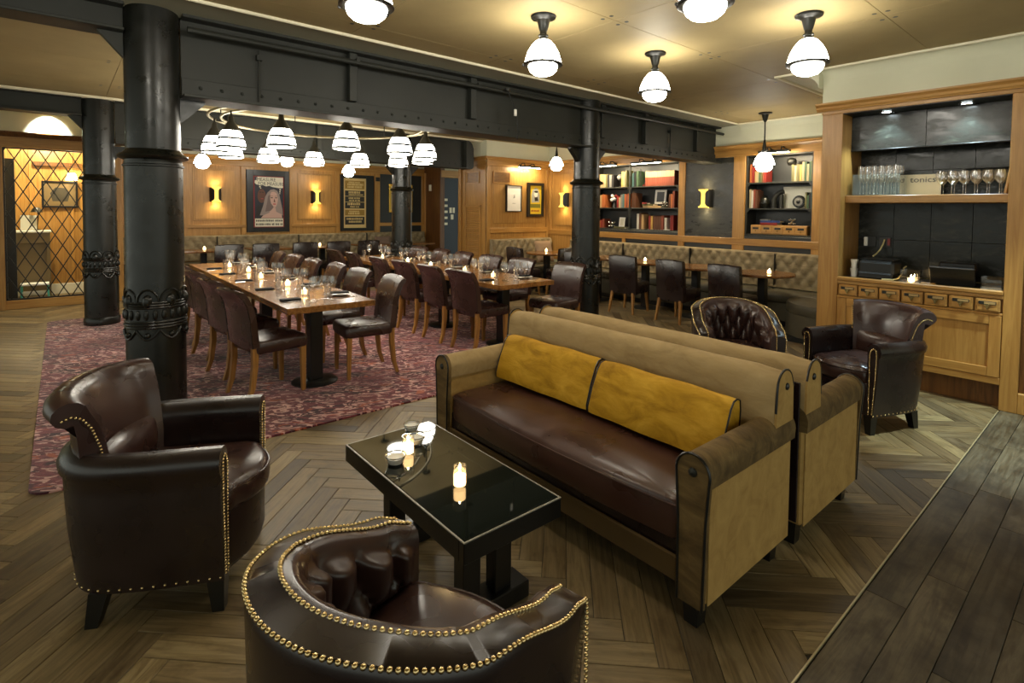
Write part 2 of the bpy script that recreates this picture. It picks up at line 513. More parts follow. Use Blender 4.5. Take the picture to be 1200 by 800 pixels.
for i, (w, x, y, a) in enumerate(vis):
    if clip_plank(x, y, a):
        # trimmed polygon prism
        ca, sa = math.cos(a), math.sin(a); hx, hy = PL/2-.0012, PW/2-.0012
        poly = [(x+px*ca-py*sa, y+px*sa+py*ca, (px, py)) for px, py in ((-hx,-hy),(hx,-hy),(hx,hy),(-hx,hy))]
        out = []
        for q in range(4):
            A, B = poly[q], poly[(q+1) % 4]
            ia, ib = A[1] >= .708, B[1] >= .708
            if ia: out.append(A)
            if ia != ib:
                t = (.708-A[1])/(B[1]-A[1]); out.append((A[0]+(B[0]-A[0])*t, .708, (A[2][0]+(B[2][0]-A[2][0])*t, A[2][1]+(B[2][1]-A[2][1])*t)))
        if len(out) < 3: continue
        n = len(out); m = MB()
        v = [(p[0]-x, p[1]-y, -.008) for p in out]+[(p[0]-x, p[1]-y, 0) for p in out]
        F = [[n+q for q in range(n)]]+[[q, (q+1) % n, n+(q+1) % n, n+q] for q in range(n)]
        uv = [[out[q % n][2] for q in f] for f in F]
        m.add(v, F, uv)
        o = m.build('plank', plank_m, floor, None); o.location = (x, y, 0)
    elif i < NP:
        o = link('plank', pme, floor); o.location = (x, y, rnd.uniform(-.0006, .0004)); o.rotation_euler = (0, 0, a+PI*rnd.randint(0, 1))
    else: plank_geo(rest, x, y, a, PL, PW)
for (x, y, a) in far_p:
    if y > .703 and not clip_plank(x, y, a): plank_geo(rest, x, y, a, PL, PW)
rest.build('remaining_planks', plank_m, floor, None, 'stuff')
rest = MB()
for i, (x, y, L) in enumerate(bvis):
    if i < 50:
        m = MB(); plank_geo(m, 0, 0, 0, L, .14)
        o = m.build('board', board_m, floor, None); o.location = (x, y, rnd.uniform(-.0006, .0004))
    else: plank_geo(rest, x, y, 0, L, .14)
for (x, y, L) in bfar: plank_geo(rest, x, y, 0, L, .14)
rest.build('remaining_boards', board_m, floor, None, 'stuff')
struct(MB().box(-3, 5.6, .7005, .7065, -.006, .0025).build('trim_1', plain('strip_brass', lin(206,190,150), .35, .5), smooth=None))

# ------------------------------------------------------------------ ceiling: panels with recessed joints
ceil = struct(MB().box(-5, 8.6, -3, 12.9, CEIL+.012, CEIL+.1).build('ceiling', plain('ceiling_joint', lin(60,50,34), .8), smooth=None))
scr = MB()
xs = [3.06+1.3*k for k in range(-6, 5)]; ys = [1.235+1.33*k for k in range(-3, 9)]
for x in xs[:-1]:
    for y in ys[:-1]:
        x1, y1 = min(x+1.3, 8.6), min(y+1.33, 12.85)
        MB().box(x+.0015, x1-.0015, y+.0015, y1-.0015, CEIL, CEIL+.02, .001).build('panel', ceil_m, ceil, None)
for x in xs:
    for y in ys:
        for sx in (-.085, .085):
            for sy in (-.04, .04):
                scr.cyl((x+sx, y+sy, 0), .016, CEIL-.001, CEIL+.004, 8)
scr.build('screw', black_m, ceil, None, 'stuff')

# ------------------------------------------------------------------ helper for walls made of framed wood panels
def bxo(name, par, m, x0, x1, y0, y1, z0, z1, bev=.004, smooth=None):
    return MB().box(x0, x1, y0, y1, z0, z1, bev).build(name, m, par, smooth)
def cornice_poly(d):   # depth outwards, height above the base
    return [(0, 0), (d*.35, .0), (d*.4, .012), (d*.55, .02), (d*.62, .04), (d*.95, .055), (d, .06), (d, .075), (0, .075)]

# right wall with book niches: front plane X = 8.10
core = MB()
core.box(8.45, 8.55, 1.9, 8.75, 0, CEIL)
core.box(8.10, 8.45, 1.9, 8.75, 2.44, CEIL); core.box(8.10, 8.45, 1.9, 8.75, 0, 1.19)
for a, b in ((1.9, 3.09), (4.10, 5.275), (7.31, 8.75)): core.box(8.10, 8.45, a, b, 1.19, 2.44)
wall_right = struct(core.build('wall_right', cream, smooth=None))
bxo('rail', wall_right, oak_y, 8.060, 8.10, 2.1, 8.57, 1.04, 1.145)
for a, b in ((3.1, 4.09), (5.28, 7.30)): bxo('black_sill', wall_right, darkpanel, 8.085, 8.10, a, b, 1.145, 1.198)
for a, b in ((3.1, 4.09), (4.29, 5.15), (5.28, 6.41), (6.50, 7.30)): bxo('lower_panel', wall_right, darkpanel, 8.08, 8.10, a, b, .5, 1.04)
for a, b in ((2.1, 3.095), (4.095, 4.285), (5.155, 5.275), (6.415, 6.495), (7.305, 7.48)):
    bxo('stile', wall_right, oak_v, 8.064, 8.10, a, b, .5, 1.04)
for a, b in ((2.1, 3.095), (4.095, 4.285), (5.155, 5.275), (7.31, 7.46), (8.45, 8.57)):
    bxo('stile', wall_right, oak_v, 8.064, 8.10, a, b, 1.14, 2.43)
bxo('panel', wall_right, oak_v, 8.085, 8.10, 7.46, 8.45, 1.14, 2.43)
bxo('panel', wall_right, oak_v, 8.085, 8.10, 7.48, 8.57, .5, 1.04)
bxo('panel_moulding', wall_right, oak_v, 8.076, 8.086, 7.56, 8.35, 1.24, 2.33)
bxo('chalkboard_panel', wall_right, chalk, 8.082, 8.10, 4.287, 5.153, 1.14, 2.43)
bxo('top_rail', wall_right, oak_y, 8.060, 8.10, 2.1, 8.57, 2.43, 2.535)
MB().prism([(8.10-a, 2.535+b) for a, b in cornice_poly(.07)], 2.09, 8.57, 'xz').build('cornice', oak_y, wall_right, None)
# middle wall with two framed pictures: plane Y = 8.57
wall_middle = struct(MB().box(6.40, 8.45, 8.57, 8.75, 0, CEIL).build('wall_middle', cream, smooth=None))
bxo('panel', wall_middle, oak_v, 6.40, 8.1, 8.555, 8.57, .4, 2.5)
bxo('rail', wall_middle, oak_x, 6.46, 8.02, 8.525, 8.556, 1.09, 1.19)
bxo('lower_rail', wall_middle, oak_x, 6.46, 8.02, 8.54, 8.556, .93, .99)
for a, b in ((6.385, 6.47), (8.0, 8.07)): bxo('stile', wall_middle, oak_v, a, b, 8.53, 8.556, .4, 2.43)
bxo('panel_moulding', wall_middle, oak_v, 6.56, 7.92, 8.547, 8.556, 1.28, 2.34)
bxo('top_rail', wall_middle, oak_x, 6.385, 8.07, 8.53, 8.556, 2.43, 2.535)
MB().prism([(8.555-a, 2.535+b) for a, b in cornice_poly(.07)], 6.33, 8.07, 'yz').build('cornice', oak_x, wall_middle, None)
# return wall with louvre: plane X = 6.40
wall_return = struct(MB().box(6.40, 6.55, 8.755, 9.48, 0, CEIL).build('wall_return', cream, smooth=None))
bxo('panel', wall_return, oak_v, 6.385, 6.40, 8.57, 9.48, .0, 2.5)
for a, b in ((8.565, 8.66), (9.26, 9.33)): bxo('stile', wall_return, oak_v, 6.37, 6.386, a, b, .0, 2.43)
bxo('door_casing', wall_return, oak_v, 6.35, 6.386, 9.40, 9.50, 0, 2.40)
bxo('top_rail', wall_return, oak_y, 6.37, 6.386, 8.565, 9.4, 2.43, 2.535)
MB().prism([(6.386-a, 2.535+b) for a, b in cornice_poly(.07)], 8.49, 9.5, 'xz').build('cornice', oak_y, wall_return, None)
for i in range(26):
    z = .56+i*.04
    m = MB(); m.T = Matrix.Translation((6.378, 9.0, z)) @ Matrix.Rotation(math.radians(28), 4, 'Y')
    m.box(-.012, .012, -.22, .22, -.004, .004).build('slat', oak_y, wall_return, None)
for a, b, c, d in ((8.72, 8.77, .5, 1.64), (9.23, 9.28, .5, 1.64)): bxo('louvre_frame', wall_return, oak_v, 6.365, 6.387, a, b, c, d)
for a, b in ((.49, .54), (1.60, 1.65)): bxo('louvre_frame', wall_return, oak_y, 6.365, 6.387, 8.72, 9.28, a, b)
def vent(par, plane, a0, a1, z0, z1, pos):
    for i in range(9):
        z = z0+.015+i*(z1-z0-.03)/8
        if plane == 'x': MB().box(pos-.010, pos+.004, a0+.01, a1-.01, z-.004, z+.004).build('vent_slat', oak_dark, par, None)
        else: MB().box(a0+.01, a1-.01, pos-.010, pos+.004, z-.004, z+.004).build('vent_slat', oak_dark, par, None)
    for (p, q, r, s_) in ((a0-.012, a0+.008, z0-.012, z1+.012), (a1-.008, a1+.012, z0-.012, z1+.012), (a0, a1, z0-.012, z0+.008), (a0, a1, z1-.008, z1+.012)):
        if plane == 'x': bxo('vent_frame', par, oak_v, pos-.014, pos+.004, p, q, r, s_, .002)
        else: bxo('vent_frame', par, oak_v, p, q, pos-.014, pos+.004, r, s_, .002)
vent(wall_middle, 'y', 6.55, 6.97, 2.10, 2.31, 8.545)
vent(wall_return, 'x', 8.79, 9.20, 2.10, 2.31, 6.378)
# passage and blue door
wall_passage = struct(MB().box(7.34, 7.46, 11.78, 12.75, 0, CEIL).build('wall_passage', oak_dark, smooth=None))  # dark oak puts the shade on this side into the colour
bxo('corner_post', wall_passage, oak_v, 7.32, 7.345, 12.50, 12.58, 0, 2.5)
bxo('corner_post', wall_passage, oak_dark, 7.32, 7.345, 11.76, 11.84, 0, 2.5)
bxo('notice', wall_passage, paper, 7.33, 7.342, 12.22, 12.34, 2.03, 2.19, .001)
door = struct(bxo('door_1', None, plain('blue_door_paint', lin(13,30,46), .4, 0, .5), 7.36, 7.95, 11.80, 11.84, 0, 2.36))
wall_behind_door = struct(MB().box(7.46, 8.6, 11.86, 11.98, 0, CEIL).build('wall_door', cream, smooth=None))
bxo('lintel', wall_behind_door, oak_x, 7.35, 8.1, 11.76, 11.86, 2.37, 2.55)
bxo('door_jamb', wall_behind_door, oak_v, 7.955, 8.06, 11.74, 11.86, 0, 2.37)
for i in range(5):
    bxo('door_sign', door, paper, 7.39+.005*i, 7.56, 11.79, 11.80, 1.77-.155*i, 1.83-.155*i, .001)
for (a, b, c, d) in ((7.62, 7.69, 1.46, 1.60), (7.72, 7.78, 1.46, 1.60), (7.66, 7.74, 1.29, 1.42)):
    bxo('door_sign', door, paper, a, b, 11.79, 11.80, c, d, .001)
# poster wall: plane Y = 12.60
wall_back = struct(MB().box(.75, 7.34, 12.60, 12.75, 0, CEIL).build('wall_back', cream, smooth=None))
bxo('panel_backing', wall_back, oak_v, .76, 7.33, 12.585, 12.60, .3, 2.5)
bxo('top_rail', wall_back, oak_x, .76, 7.33, 12.555, 12.586, 2.42, 2.53)
bxo('rail', wall_back, oak_x, .76, 3.0, 12.545, 12.586, 1.12, 1.19); bxo('rail', wall_back, oak_x, 3.92, 5.03, 12.545, 12.586, 1.12, 1.19)
bxo('rail', wall_back, oak_x, 6.03, 7.33, 12.545, 12.586, 1.12, 1.20)
for a, b in ((.76, .86), (1.82, 1.93), (2.90, 2.995), (3.885, 3.98), (4.93, 5.02), (5.925, 6.06), (7.24, 7.33)):
    bxo('stile', wall_back, oak_v, a, b, 12.555, 12.586, .3, 2.42)
for a, b in ((2.02, 2.82), (4.06, 4.85)):
    bxo('panel_moulding', wall_back, oak_v, a, b, 12.572, 12.586, 1.27, 2.34)
    bxo('raised_panel', wall_back, oak_v, a+.03, b-.03, 12.566, 12.573, 1.30, 2.31)
bxo('dark_panel', wall_back, darkpanel, 6.06, 7.24, 12.57, 12.586, 1.20, 2.42)
bxo('dark_panel', wall_back, darkpanel, 6.06, 7.24, 12.57, 12.586, .95, 1.12)
MB().prism([(12.586-a, 2.53+b) for a, b in cornice_poly(.07)], .76, 7.32, 'yz').build('cornice', oak_x, wall_back, None)
# wall with the lattice opening: plane Y = 10.95
wl = MB(); wl.box(-5, .76, 10.95, 11.05, 2.56, CEIL); wl.box(-5, -.68, 10.95, 11.05, 0, 2.56); wl.box(.62, .76, 11.051, 12.6, 0, CEIL)
wall_left = struct(wl.build('wall_left', cream, smooth=None))
bxo('header', wall_left, oak_x, -1.4, .76, 10.90, 11.05, 2.40, 2.555)
MB().prism([(10.91-a, 2.545+b) for a, b in cornice_poly(.09)], -1.4, .76, 'yz').build('cornice', oak_dark, wall_left, None)
bxo('post', wall_left, oak_v, -.79, -.63, 10.90, 11.0, 0, 2.40)
bxo('post', wall_left, oak_v, -1.5, -.79, 10.92, 10.96, 0, 2.40)
bxo('post', wall_left, oak_v, .50, .765, 10.90, 11.05, 0, 2.40)
bxo('corner_post', wall_left, oak_v, .762, .775, 11.051, 12.55, 0, 2.5)
bxo('sill', wall_left, oak_x, -.64, .50, 10.92, 11.04, 0, .13)
wall_lobby = struct(MB().box(-1.6, .61, 12.45, 12.55, 0, CEIL).build('wall_lobby', oak_v, smooth=None))
for x in (-.90, -.40, .13, .50): bxo('panel_stile', wall_lobby, oak_v, x, x+.05, 12.43, 12.452, .15, 2.55)
bxo('baseboard', wall_lobby, white_m, -1.5, .6, 12.42, 12.452, 0, .18)
bxo('ledge', wall_lobby, oak_dark, -.35, .30, 12.36, 12.452, 2.22, 2.29)
# beads along the ceiling edges
struct(MB().tube([(-4, 4.19, 2.925), (7.96, 4.19, 2.925)], .016, 8).tube([(7.97, 4.185, 2.925), (7.97, 2.45, 2.925)], .016, 8).tube([(7.97, 2.50, 2.925), (5.504, 2.50, 2.925)], .016, 8).tube([(5.504, 2.51, 2.925), (5.504, -2, 2.925)], .016, 8).build('trim_2', cream_gloss))
struct(MB().tube([(-4, 8.70, 2.925), (6.40, 8.70, 2.925)], .012, 8).box(-4, 6.4, 8.70, 8.82, 2.905, 2.93).build('trim_3', cream_gloss))
# coves: plaster bands between bead and beam / wall
def cove(name, p0, p1, depth_dir, r, lower, m=cream):
    """strip from the ceiling at distance r in front of the wall curving down to the wall face"""
    mb = MB(); n = 8
    sect = []
    for k in range(n+1):
        a = PI/2*k/n
        sect.append((r-r*math.sin(a), CEIL-r*lower*(1-math.cos(a))))
    sect.append((0, CEIL)); v = []
    for p in (p0, p1):
        for (d, z) in sect: v.append((p[0]+depth_dir[0]*d, p[1]+depth_dir[1]*d, z))
    L = len(sect); F = [(k, L+k, L+(k+1) % L, (k+1) % L) for k in range(L)]+[tuple(range(L)), tuple(range(L, 2*L))[::-1]]
    return struct(mb.add(v, F).build(name, m))
cove('trim_4', (-4, 4.60), (8.1, 4.60), (0, -1), .40, .06, plain('soffit_cream_dimmed', lin(150,146,124), .7))  # wall cream darkened; the dim light up here is put into the colour
cove('trim_5', (8.1, 2.1), (8.1, 4.2), (-1, 0), .12, .8)
cove('trim_6', (5.62, -2), (5.62, 2.12), (-1, 0), .11, 1.0)
cove('trim_7', (5.51, 2.09), (8.1, 2.09), (0, 1), .40, .45)
# masonry block of the back bar (plaster above the cabinet), plane X = 5.62
wb = MB(); wb.box(5.62, 8.4, -2.5, 2.09, 2.60, CEIL); wb.box(6.30, 8.4, -2.5, 2.09, 0, 2.60); wb.box(5.70, 6.30, -2.5, .40, 0, 2.60)
wall_bar = struct(wb.build('wall_bar', cream, smooth=None))

# ------------------------------------------------------------------ iron columns and riveted girders
def column(x, y, label, sides=(-1, 1)):
    t = thing('iron_column', label, 'column', (x, y, 0), 0, None)
    MB().lathe([(.190,0),(.194,.01),(.194,.09),(.188,.10),(.183,.11)], 40).build('base', iron, t)
    MB().lathe([(.182,.105),(.182,.86),(.178,.95),(.176,1.8),(.176,1.86)], 40).build('shaft', iron, t)
    MB().lathe([(.165,1.86),(.165,CEIL-.002)], 40).build('upper_shaft', iron, t)
    b = MB()
    for z, r in ((.705,.190),(.725,.194),(.745,.190),(.845,.190),(.862,.194),(.880,.190)):
        b.lathe([(.178,z-.010),(r-.004,z-.008),(r,z),(r-.004,z+.008),(.178,z+.010)], 40, cap=False)
    b.build('band', iron, t)
    fl = MB()
    for k in range(22):
        a = 2*PI*k/22
        fl.sphere((.182*math.cos(a), .182*math.sin(a), .795), .016, 8, 6, sz=2.3)
    fl.build('flutes', iron, t)
    for k in range(8):
        a = 2*PI*(k+.5)/8
        m = MB(); pts = []
        for i in range(13):
            q = PI*i/12; da = .36*math.cos(q); r = .182
            pts.append((r*math.cos(a+da), r*math.sin(a+da), .885+.085*math.sin(q)))
        m.tube(pts, .008, 6)
        m.sphere((.172*math.cos(a), .172*math.sin(a), .89), .034, 8, 5, sz=1.5)
        m.build('scallop', iron, t)
        m = MB(); pts = []
        for i in range(11):
            q = i/10; da = -.39+.78*q
            pts.append((.186*math.cos(a+da), .186*math.sin(a+da), .69-.065*math.sin(PI*q)))
        m.tube(pts, .008, 6).sphere((.184*math.cos(a), .184*math.sin(a), .655), .02, 8, 5)
        m.build('swag', iron, t)
    MB().lathe([(.165,1.82),(.185,1.83),(.185,1.84),(.17,1.85),(.175,1.875),(.205,1.885),(.215,1.90),(.205,1.915),(.18,1.925),(.165,1.95)], 40).build('ring', iron, t)
    for s in sides:
        MB().prism([(s*.13, 2.33), (s*.32, 2.33), (s*.32, 2.31), (s*.17, 2.16), (s*.13, 2.16)], -.03, .03, 'xz').build('bracket', iron, t, None)
    return t
column(.51, 4.65, 'foreground black cast-iron column behind the left armchair with swag bands', (1,))
column(5.05, 4.65, 'black cast-iron column rising behind the tan sofas')
column(.39, 8.9, 'black cast-iron column beside the diamond lattice screen', (1,))
column(4.72, 8.9, 'slim distant black cast-iron column beyond the long dining tables')

def girder(name, label, x0, x1, y, zb, stiff, hang=True):
    t = thing(name, label, 'beam', (x0, y, zb))
    L = x1-x0; top = CEIL-.002-zb
    MB().box(0, L, -.03, .03, .02, top).build('web', girder_m, t, None)
    MB().box(0, L, -.15, .15, 0, .022, .003).build('bottom_flange', girder_m, t, None)
    MB().box(0, L, -.046, -.0305, .022, .15, .003).build('angle', girder_m, t, None)
    MB().box(0, L, -.13, .13, top-.03, top, .003).build('top_flange', girder_m, t, None)
    for sx in stiff:
        MB().box(sx-x0-.035, sx-x0+.035, -.10, -.0305, .15, top-.03, .004).build('stiffener', girder_m, t, None)
    rv = MB(); x = .12
    while x < L-.05:
        rv.T = Matrix.Translation((x, -.046, .09)) @ Matrix.Rotation(PI/2, 4, 'X')
        rv.sphere((0, 0, 0), .014, 8, 3, half=True); x += .14
    rv.build('rivets', girder_m, t, 40, 'stuff')
    return t
girder('steel_girder', 'dark riveted steel girder from the foreground column across to the bookcase wall', .68, 8.09, 4.65, 2.335, (1.95, 3.23, 5.25, 6.16, 7.46))
g2 = girder('steel_girder', 'dark riveted steel girder above the far side of the dining tables', .56, 6.05, 8.9, 2.355, (1.9, 3.2, 5.2))
MB().prism([(5.49, 0), (5.62, 0), (5.66, .04), (5.66, .40), (5.62, .50), (5.54, .555), (5.49, .57)], -.14, .14, 'xz').build('rounded_end', girder_m, g2, None)
def stub(label, x0, x1, y, zb):
    t = thing('steel_beam', label, 'beam', (x0, y, zb)); L = x1-x0; top = CEIL-.002-zb
    MB().box(0, L, -.03, .03, .02, top).build('web', girder_m, t, None)
    MB().box(0, L, -.12, .12, 0, .02, .003).build('bottom_flange', girder_m, t, None)
    MB().box(0, L, -.13, .13, top-.03, top, .003).build('top_flange', girder_m, t, None)
    MB().prism([(L, 0), (L-.14, 0), (L, -.16)], -.03, .03, 'xz').build('gusset', girder_m, t, None)
stub('shallow dark beam running left from the foreground column along the ceiling', -4, .345, 4.65, 2.73)
stub('shallow dark beam running left from the lattice-side column', -4, .225, 8.9, 2.68)
# conduits
cd = MB().tube([(.70, 4.47, 2.80), (8.45-.4, 4.47, 2.80)], .022, 8)
for x in (1.95, 3.23, 5.25, 6.16, 7.46): cd.box(x-.015, x+.015, 4.45, 4.549, 2.785, 2.83)
tag(cd.build('conduit_pipe', girder_m), 'dark painted conduit pipe running along the upper face of the near girder', 'pipe')
for x, lab in ((1.2, 'thin vertical conduit on the near girder close to the foreground column'), (6.77, 'thin vertical conduit on the near girder right of the second column')):
    tag(MB().tube([(x, 4.59, 2.78), (x, 4.59, 2.38)], .008, 6).box(x-.02, x+.02, 4.57, 4.619, 2.70, 2.74).build('vertical_conduit', girder_m), lab, 'pipe')
cb = thing('hanging_cable', 'loose black cable with white tag hanging down the girder middle', 'cable', (3.56, 4.415, 2.80))
MB().tube([(0, 0, 0), (.04, -.03, -.10), (.10, -.035, -.25), (.12, -.03, -.40), (.115, -.03, -.50)], .006, 6).build('cable', black_m, cb)
MB().box(.065, .095, -.047, -.027, -.26, -.19, .004).build('paper_tag', white_m, cb)
MB().lathe([(.03,.02),(.03,0),(.022,-.012)], 12).build('socket', steel_dark, cb)
# rounded column collars where the beams meet
# rug
def _rug():
    t = NT('patterned_carpet'); b = t.bsdf(rough=.95, spec=.1); b.inputs['Sheen Weight'].default_value = .3
    v = t.coord('Object', (1, 1, 1), (0, 0, .6), rand=False)
    mp = t.n('ShaderNodeMapping'); t.l(v, mp.inputs[0]); mp.inputs['Scale'].default_value = (1.5, 4.2, 1)
    n1 = t.noise(mp.outputs[0], 2.1, 5, .62, 1.0)
    base = t.ramp(n1, [(.38, lin(58,18,30)), (.46, lin(100,36,50)), (.53, lin(136,62,72)), (.60, lin(74,24,38))])
    mp2 = t.n('ShaderNodeMapping'); t.l(v, mp2.inputs[0]); mp2.inputs['Scale'].default_value = (4.2, 7.6, 1)
    n2 = t.noise(mp2.outputs[0], 1.7, 3, .5, 2.6)
    f = t.ramp(n2, [(.55, (0,0,0,1)), (.565, (1,1,1,1))])
    big = t.ramp(t.noise(v, .9, 3), [(.35, (.35,)*3+(1,)), (.55, (1,)*3+(1,))])
    c = t.mix(t.math('MULTIPLY', f, big), base, lin(226,182,172))
    mp3 = t.n('ShaderNodeMapping'); t.l(v, mp3.inputs[0]); mp3.inputs['Scale'].default_value = (2, 6, 1); mp3.inputs['Location'].default_value = (5, 3, 0)
    n3 = t.noise(mp3.outputs[0], 1.6, 4, .6, 1.4)
    c = t.mix(t.ramp(n3, [(.60, (0,0,0,1)), (.64, (.8,.8,.8,1))]), c, lin(180,88,52))
    t.l(c, b.inputs['Base Color'])
    t.bump(t.noise(v, 260, 2), b, .3, .004)
    return t.m
MR = MB(); r = .10; x0, x1, y0, y1 = -.16, 4.75, 3.80, 9.45
out = []
for cx_, cy_, a0 in ((x1-r, y1-r, 0), (x0+r, y1-r, PI/2), (x0+r, y0+r, PI), (x1-r, y0+r, 1.5*PI)):
    for k in range(7): out.append((cx_+r*math.cos(a0+PI/2*k/6), cy_+r*math.sin(a0+PI/2*k/6)))
n = len(out)
MR.add([(p[0], p[1], 0.001) for p in out]+[(p[0], p[1], .009) for p in out]+[(p[0]*.999+.002, p[1]*.999+.006, .012) for p in out],
       [list(range(2*n, 3*n))]+[(k, (k+1) % n, n+(k+1) % n, n+k) for k in range(n)]+[(n+k, n+(k+1) % n, 2*n+(k+1) % n, 2*n+k) for k in range(n)])
tag(MR.build('rug', _rug(), smooth=None), 'large maroon rug with pink brushstroke pattern under the long dining tables', 'rug')
# ================================================================== LOUNGE FURNITURE
def smoothpath(pts, n):
    """Catmull-Rom through 2D points -> list of (pos, outward normal)"""
    P = [Vector(p) for p in pts]; P = [P[0]*2-P[1]]+P+[P[-1]*2-P[-2]]
    out = []; S = len(P)-3
    for i in range(n+1):
        u = min(i/n*S, S-1e-6); k = int(u); t = u-k
        a, b, c, d = P[k:k+4]
        pos = ((b*2)+(c-a)*t+(a*2-b*5+c*4-d)*t*t+(b*3-a-c*3+d)*t**3)*.5
        tan = ((c-a)+(a*2-b*5+c*4-d)*2*t+(b*3-a-c*3+d)*3*t*t)*.5
        tan.normalize(); out.append((pos, Vector((tan.y, -tan.x))))
    return out
def nails(pts, r, nrm=None):
    m = MB()
    for i, p in enumerate(pts): m.sphere(p, r, 7, 4)
    return m
def resample(pts, d):
    pts = [Vector(p) for p in pts]; out = [pts[0].copy()]; acc = 0.0
    for a, b in zip(pts, pts[1:]):
        L = (b-a).length; s = d-acc
        while s <= L and L > 0:
            out.append(a+(b-a)*(s/L)); s += d
        acc = (acc+L) % d
    return out
def ss(a, b, x):
    t = max(0, min(1, (x-a)/(b-a))); return t*t*(3-2*t)
def rbox_outline(hw, hy0, hy1, r, n=6, bow=0.0):
    out = []
    for cx_, cy_, a0 in ((hw-r, hy1-r, 0), (-hw+r, hy1-r, PI/2), (-hw+r, hy0+r, PI), (hw-r, hy0+r, 1.5*PI)):
        for k in range(n+1):
            a = a0+PI/2*k/n; x, y = cx_+r*math.cos(a), cy_+r*math.sin(a)
            out.append((x, y))
        if a0 == 0 and bow:      # bowed front edge
            for k in range(1, 8):
                x = (hw-r)*(1-2*k/8); out.append((x, hy1+bow*(1-(x/(hw-r))**2)))
    return out

def armchair(label):
    """deep leather armchair with rolled arms and a scrolled back; front is +y"""
    t = thing('leather_armchair', label, 'armchair', (0,0,0), 0, None)
    path = smoothpath([(-.27,.26),(-.272,.12),(-.272,-.04),(-.245,-.18),(-.15,-.265),(0,-.29),(.15,-.265),(.245,-.18),(.272,-.04),(.272,.12),(.27,.26)], 60)
    # outward normal: away from the centre
    fr = [(p, n if n.dot(p-Vector((0,-.02))) > 0 else -n) for p, n in path]
    sect = [(-.040,.13),(-.042,.40),(-.044,.54),(-.046,.585),(-.036,.622),(-.012,.645),(.018,.648),(.044,.630),(.056,.600),(.052,.570),(.040,.552),(.038,.50),(.030,.34),(.008,.13)]
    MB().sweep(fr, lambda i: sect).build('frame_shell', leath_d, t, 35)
    # piping around the arm fronts + double nail rows
    for s in (0, -1):
        p, n = fr[s]; y = p.y+.004; sg = 1 if s == 0 else 1
        pts = []
        for (d, z) in [(-.020,.15),(-.022,.40),(-.024,.57),(-.014,.605),(.004,.618),(.022,.605),(.026,.57),(.020,.40),(.004,.15)]:
            pts.append((p.x+n.x*d, y, z))
        nails(resample(pts, .0125), .0052).build('nailheads', brass_nail, t, 60, 'stuff')
    bot = [(p.x+n.x*.011, p.y+n.y*.011, .145) for p, n in fr]
    nails(resample(bot, .036), .0050).build('hem_nailheads', brass_nail, t, 60, 'stuff')
    # scrolled upper back
    bp = smoothpath([(-.245,-.165),(-.19,-.215),(-.10,-.247),(0,-.258),(.10,-.247),(.19,-.215),(.245,-.165)], 30)
    bf = [(p, n if n.y < 0 else -n) for p, n in bp]
    def bsect(i):
        u = i/30*2-1; h = .012*(1-u*u)
        c = [(-.060,.46),(-.058,.56),(-.042,.66),(-.018,.75),(.006,.80)]
        for k in range(9):
            a = math.radians(150-k*32)
            c.append((.062+.052*math.cos(a), .805+h*.5+.045*math.sin(a)))
        c += [(.052,.768),(.044,.72),(.036,.62),(.036,.52),(.032,.46)]
        return [(d, z+h*ss(.5,.8,z)) for d, z in c]
    MB().sweep(bf, bsect).build('scrolled_back', leath, t, 40)
    for s in (0, -1):
        p, n = bf[s]; tx = 1 if p.x > 0 else -1
        e = Vector((tx*.004, .003))
        pts = [(p.x+n.x*d+e.x, p.y+n.y*d+e.y, z) for d, z in [(-.036,.56),(-.022,.66),(.002,.74),(.030,.785),(.062,.80),(.088,.790)]]
        nails(resample(pts, .0135), .0052).build('back_nailheads', brass_nail, t, 60, 'stuff')
    # plump lower inside back
    def lump(u, v):
        x = (u-.5)*.43; z = .42+.20*v
        y = -.205+.06*(x/.215)**2+.055*math.sin(PI*v)**.6*(1-(2*u-1)**4)
        return (x, y, z)
    MB().grid(lump, 18, 10).build('inside_back', leath, t, 60)
    seat = [(x, y) for x, y in rbox_outline(.222, -.20, .275, .05, 5, .07)]
    MB().loft(seat, [(.012,.345),(0,.365),(-.004,.40),(0,.43),(.012,.452),(.035,.464)], crown=.022).build('seat_cushion', leath, t, 60)
    MB().tube([(x*1.003, y*1.003, .437) for x, y in seat], .005, 6, True).build('piping', leath, t, 60)
    fp = smoothpath([(-.232,.245),(-.12,.295),(0,.313),(.12,.295),(.232,.245)], 16)
    ff = [(p, n if n.y > 0 else -n) for p, n in fp]
    MB().sweep(ff, lambda i: [(-.03,.13),(-.03,.35),(0,.355),(.008,.33),(.008,.16),(0,.13)]).build('front_rail', leath_d, t, 40)
    for x in (-.235, .235):
        for y in (.225, -.15):
            dx = .008 if x > 0 else -.008; dy = .008 if y > 0 else -.025
            m = MB(); b, e = .030, .020
            v = [(x+i*b, y+j*b, .132) for i, j in ((-1,-1),(1,-1),(1,1),(-1,1))]+[(x+dx+i*e, y+dy+j*e, 0) for i, j in ((-1,-1),(1,-1),(1,1),(-1,1))]
            m.add(v, [(0,1,2,3),(7,6,5,4)]+[(k, 4+k, 4+(k+1) % 4, (k+1) % 4) for k in range(4)])
            m.build('leg', blackwood, t, None)
    return t
a1 = armchair('dark leather armchair with scrolled back at left, standing beside the foreground column')
a1.location = (.345, 2.625, 0); a1.rotation_euler.z = math.atan2(-.473, .881)-PI/2
a1.scale = (1.04, 1.04, 1.0)
dup(a1, (4.60, 1.35, 0), math.atan2(.383, -.923)-PI/2, 'dark leather armchair with scrolled back in front of the oak back bar', None)

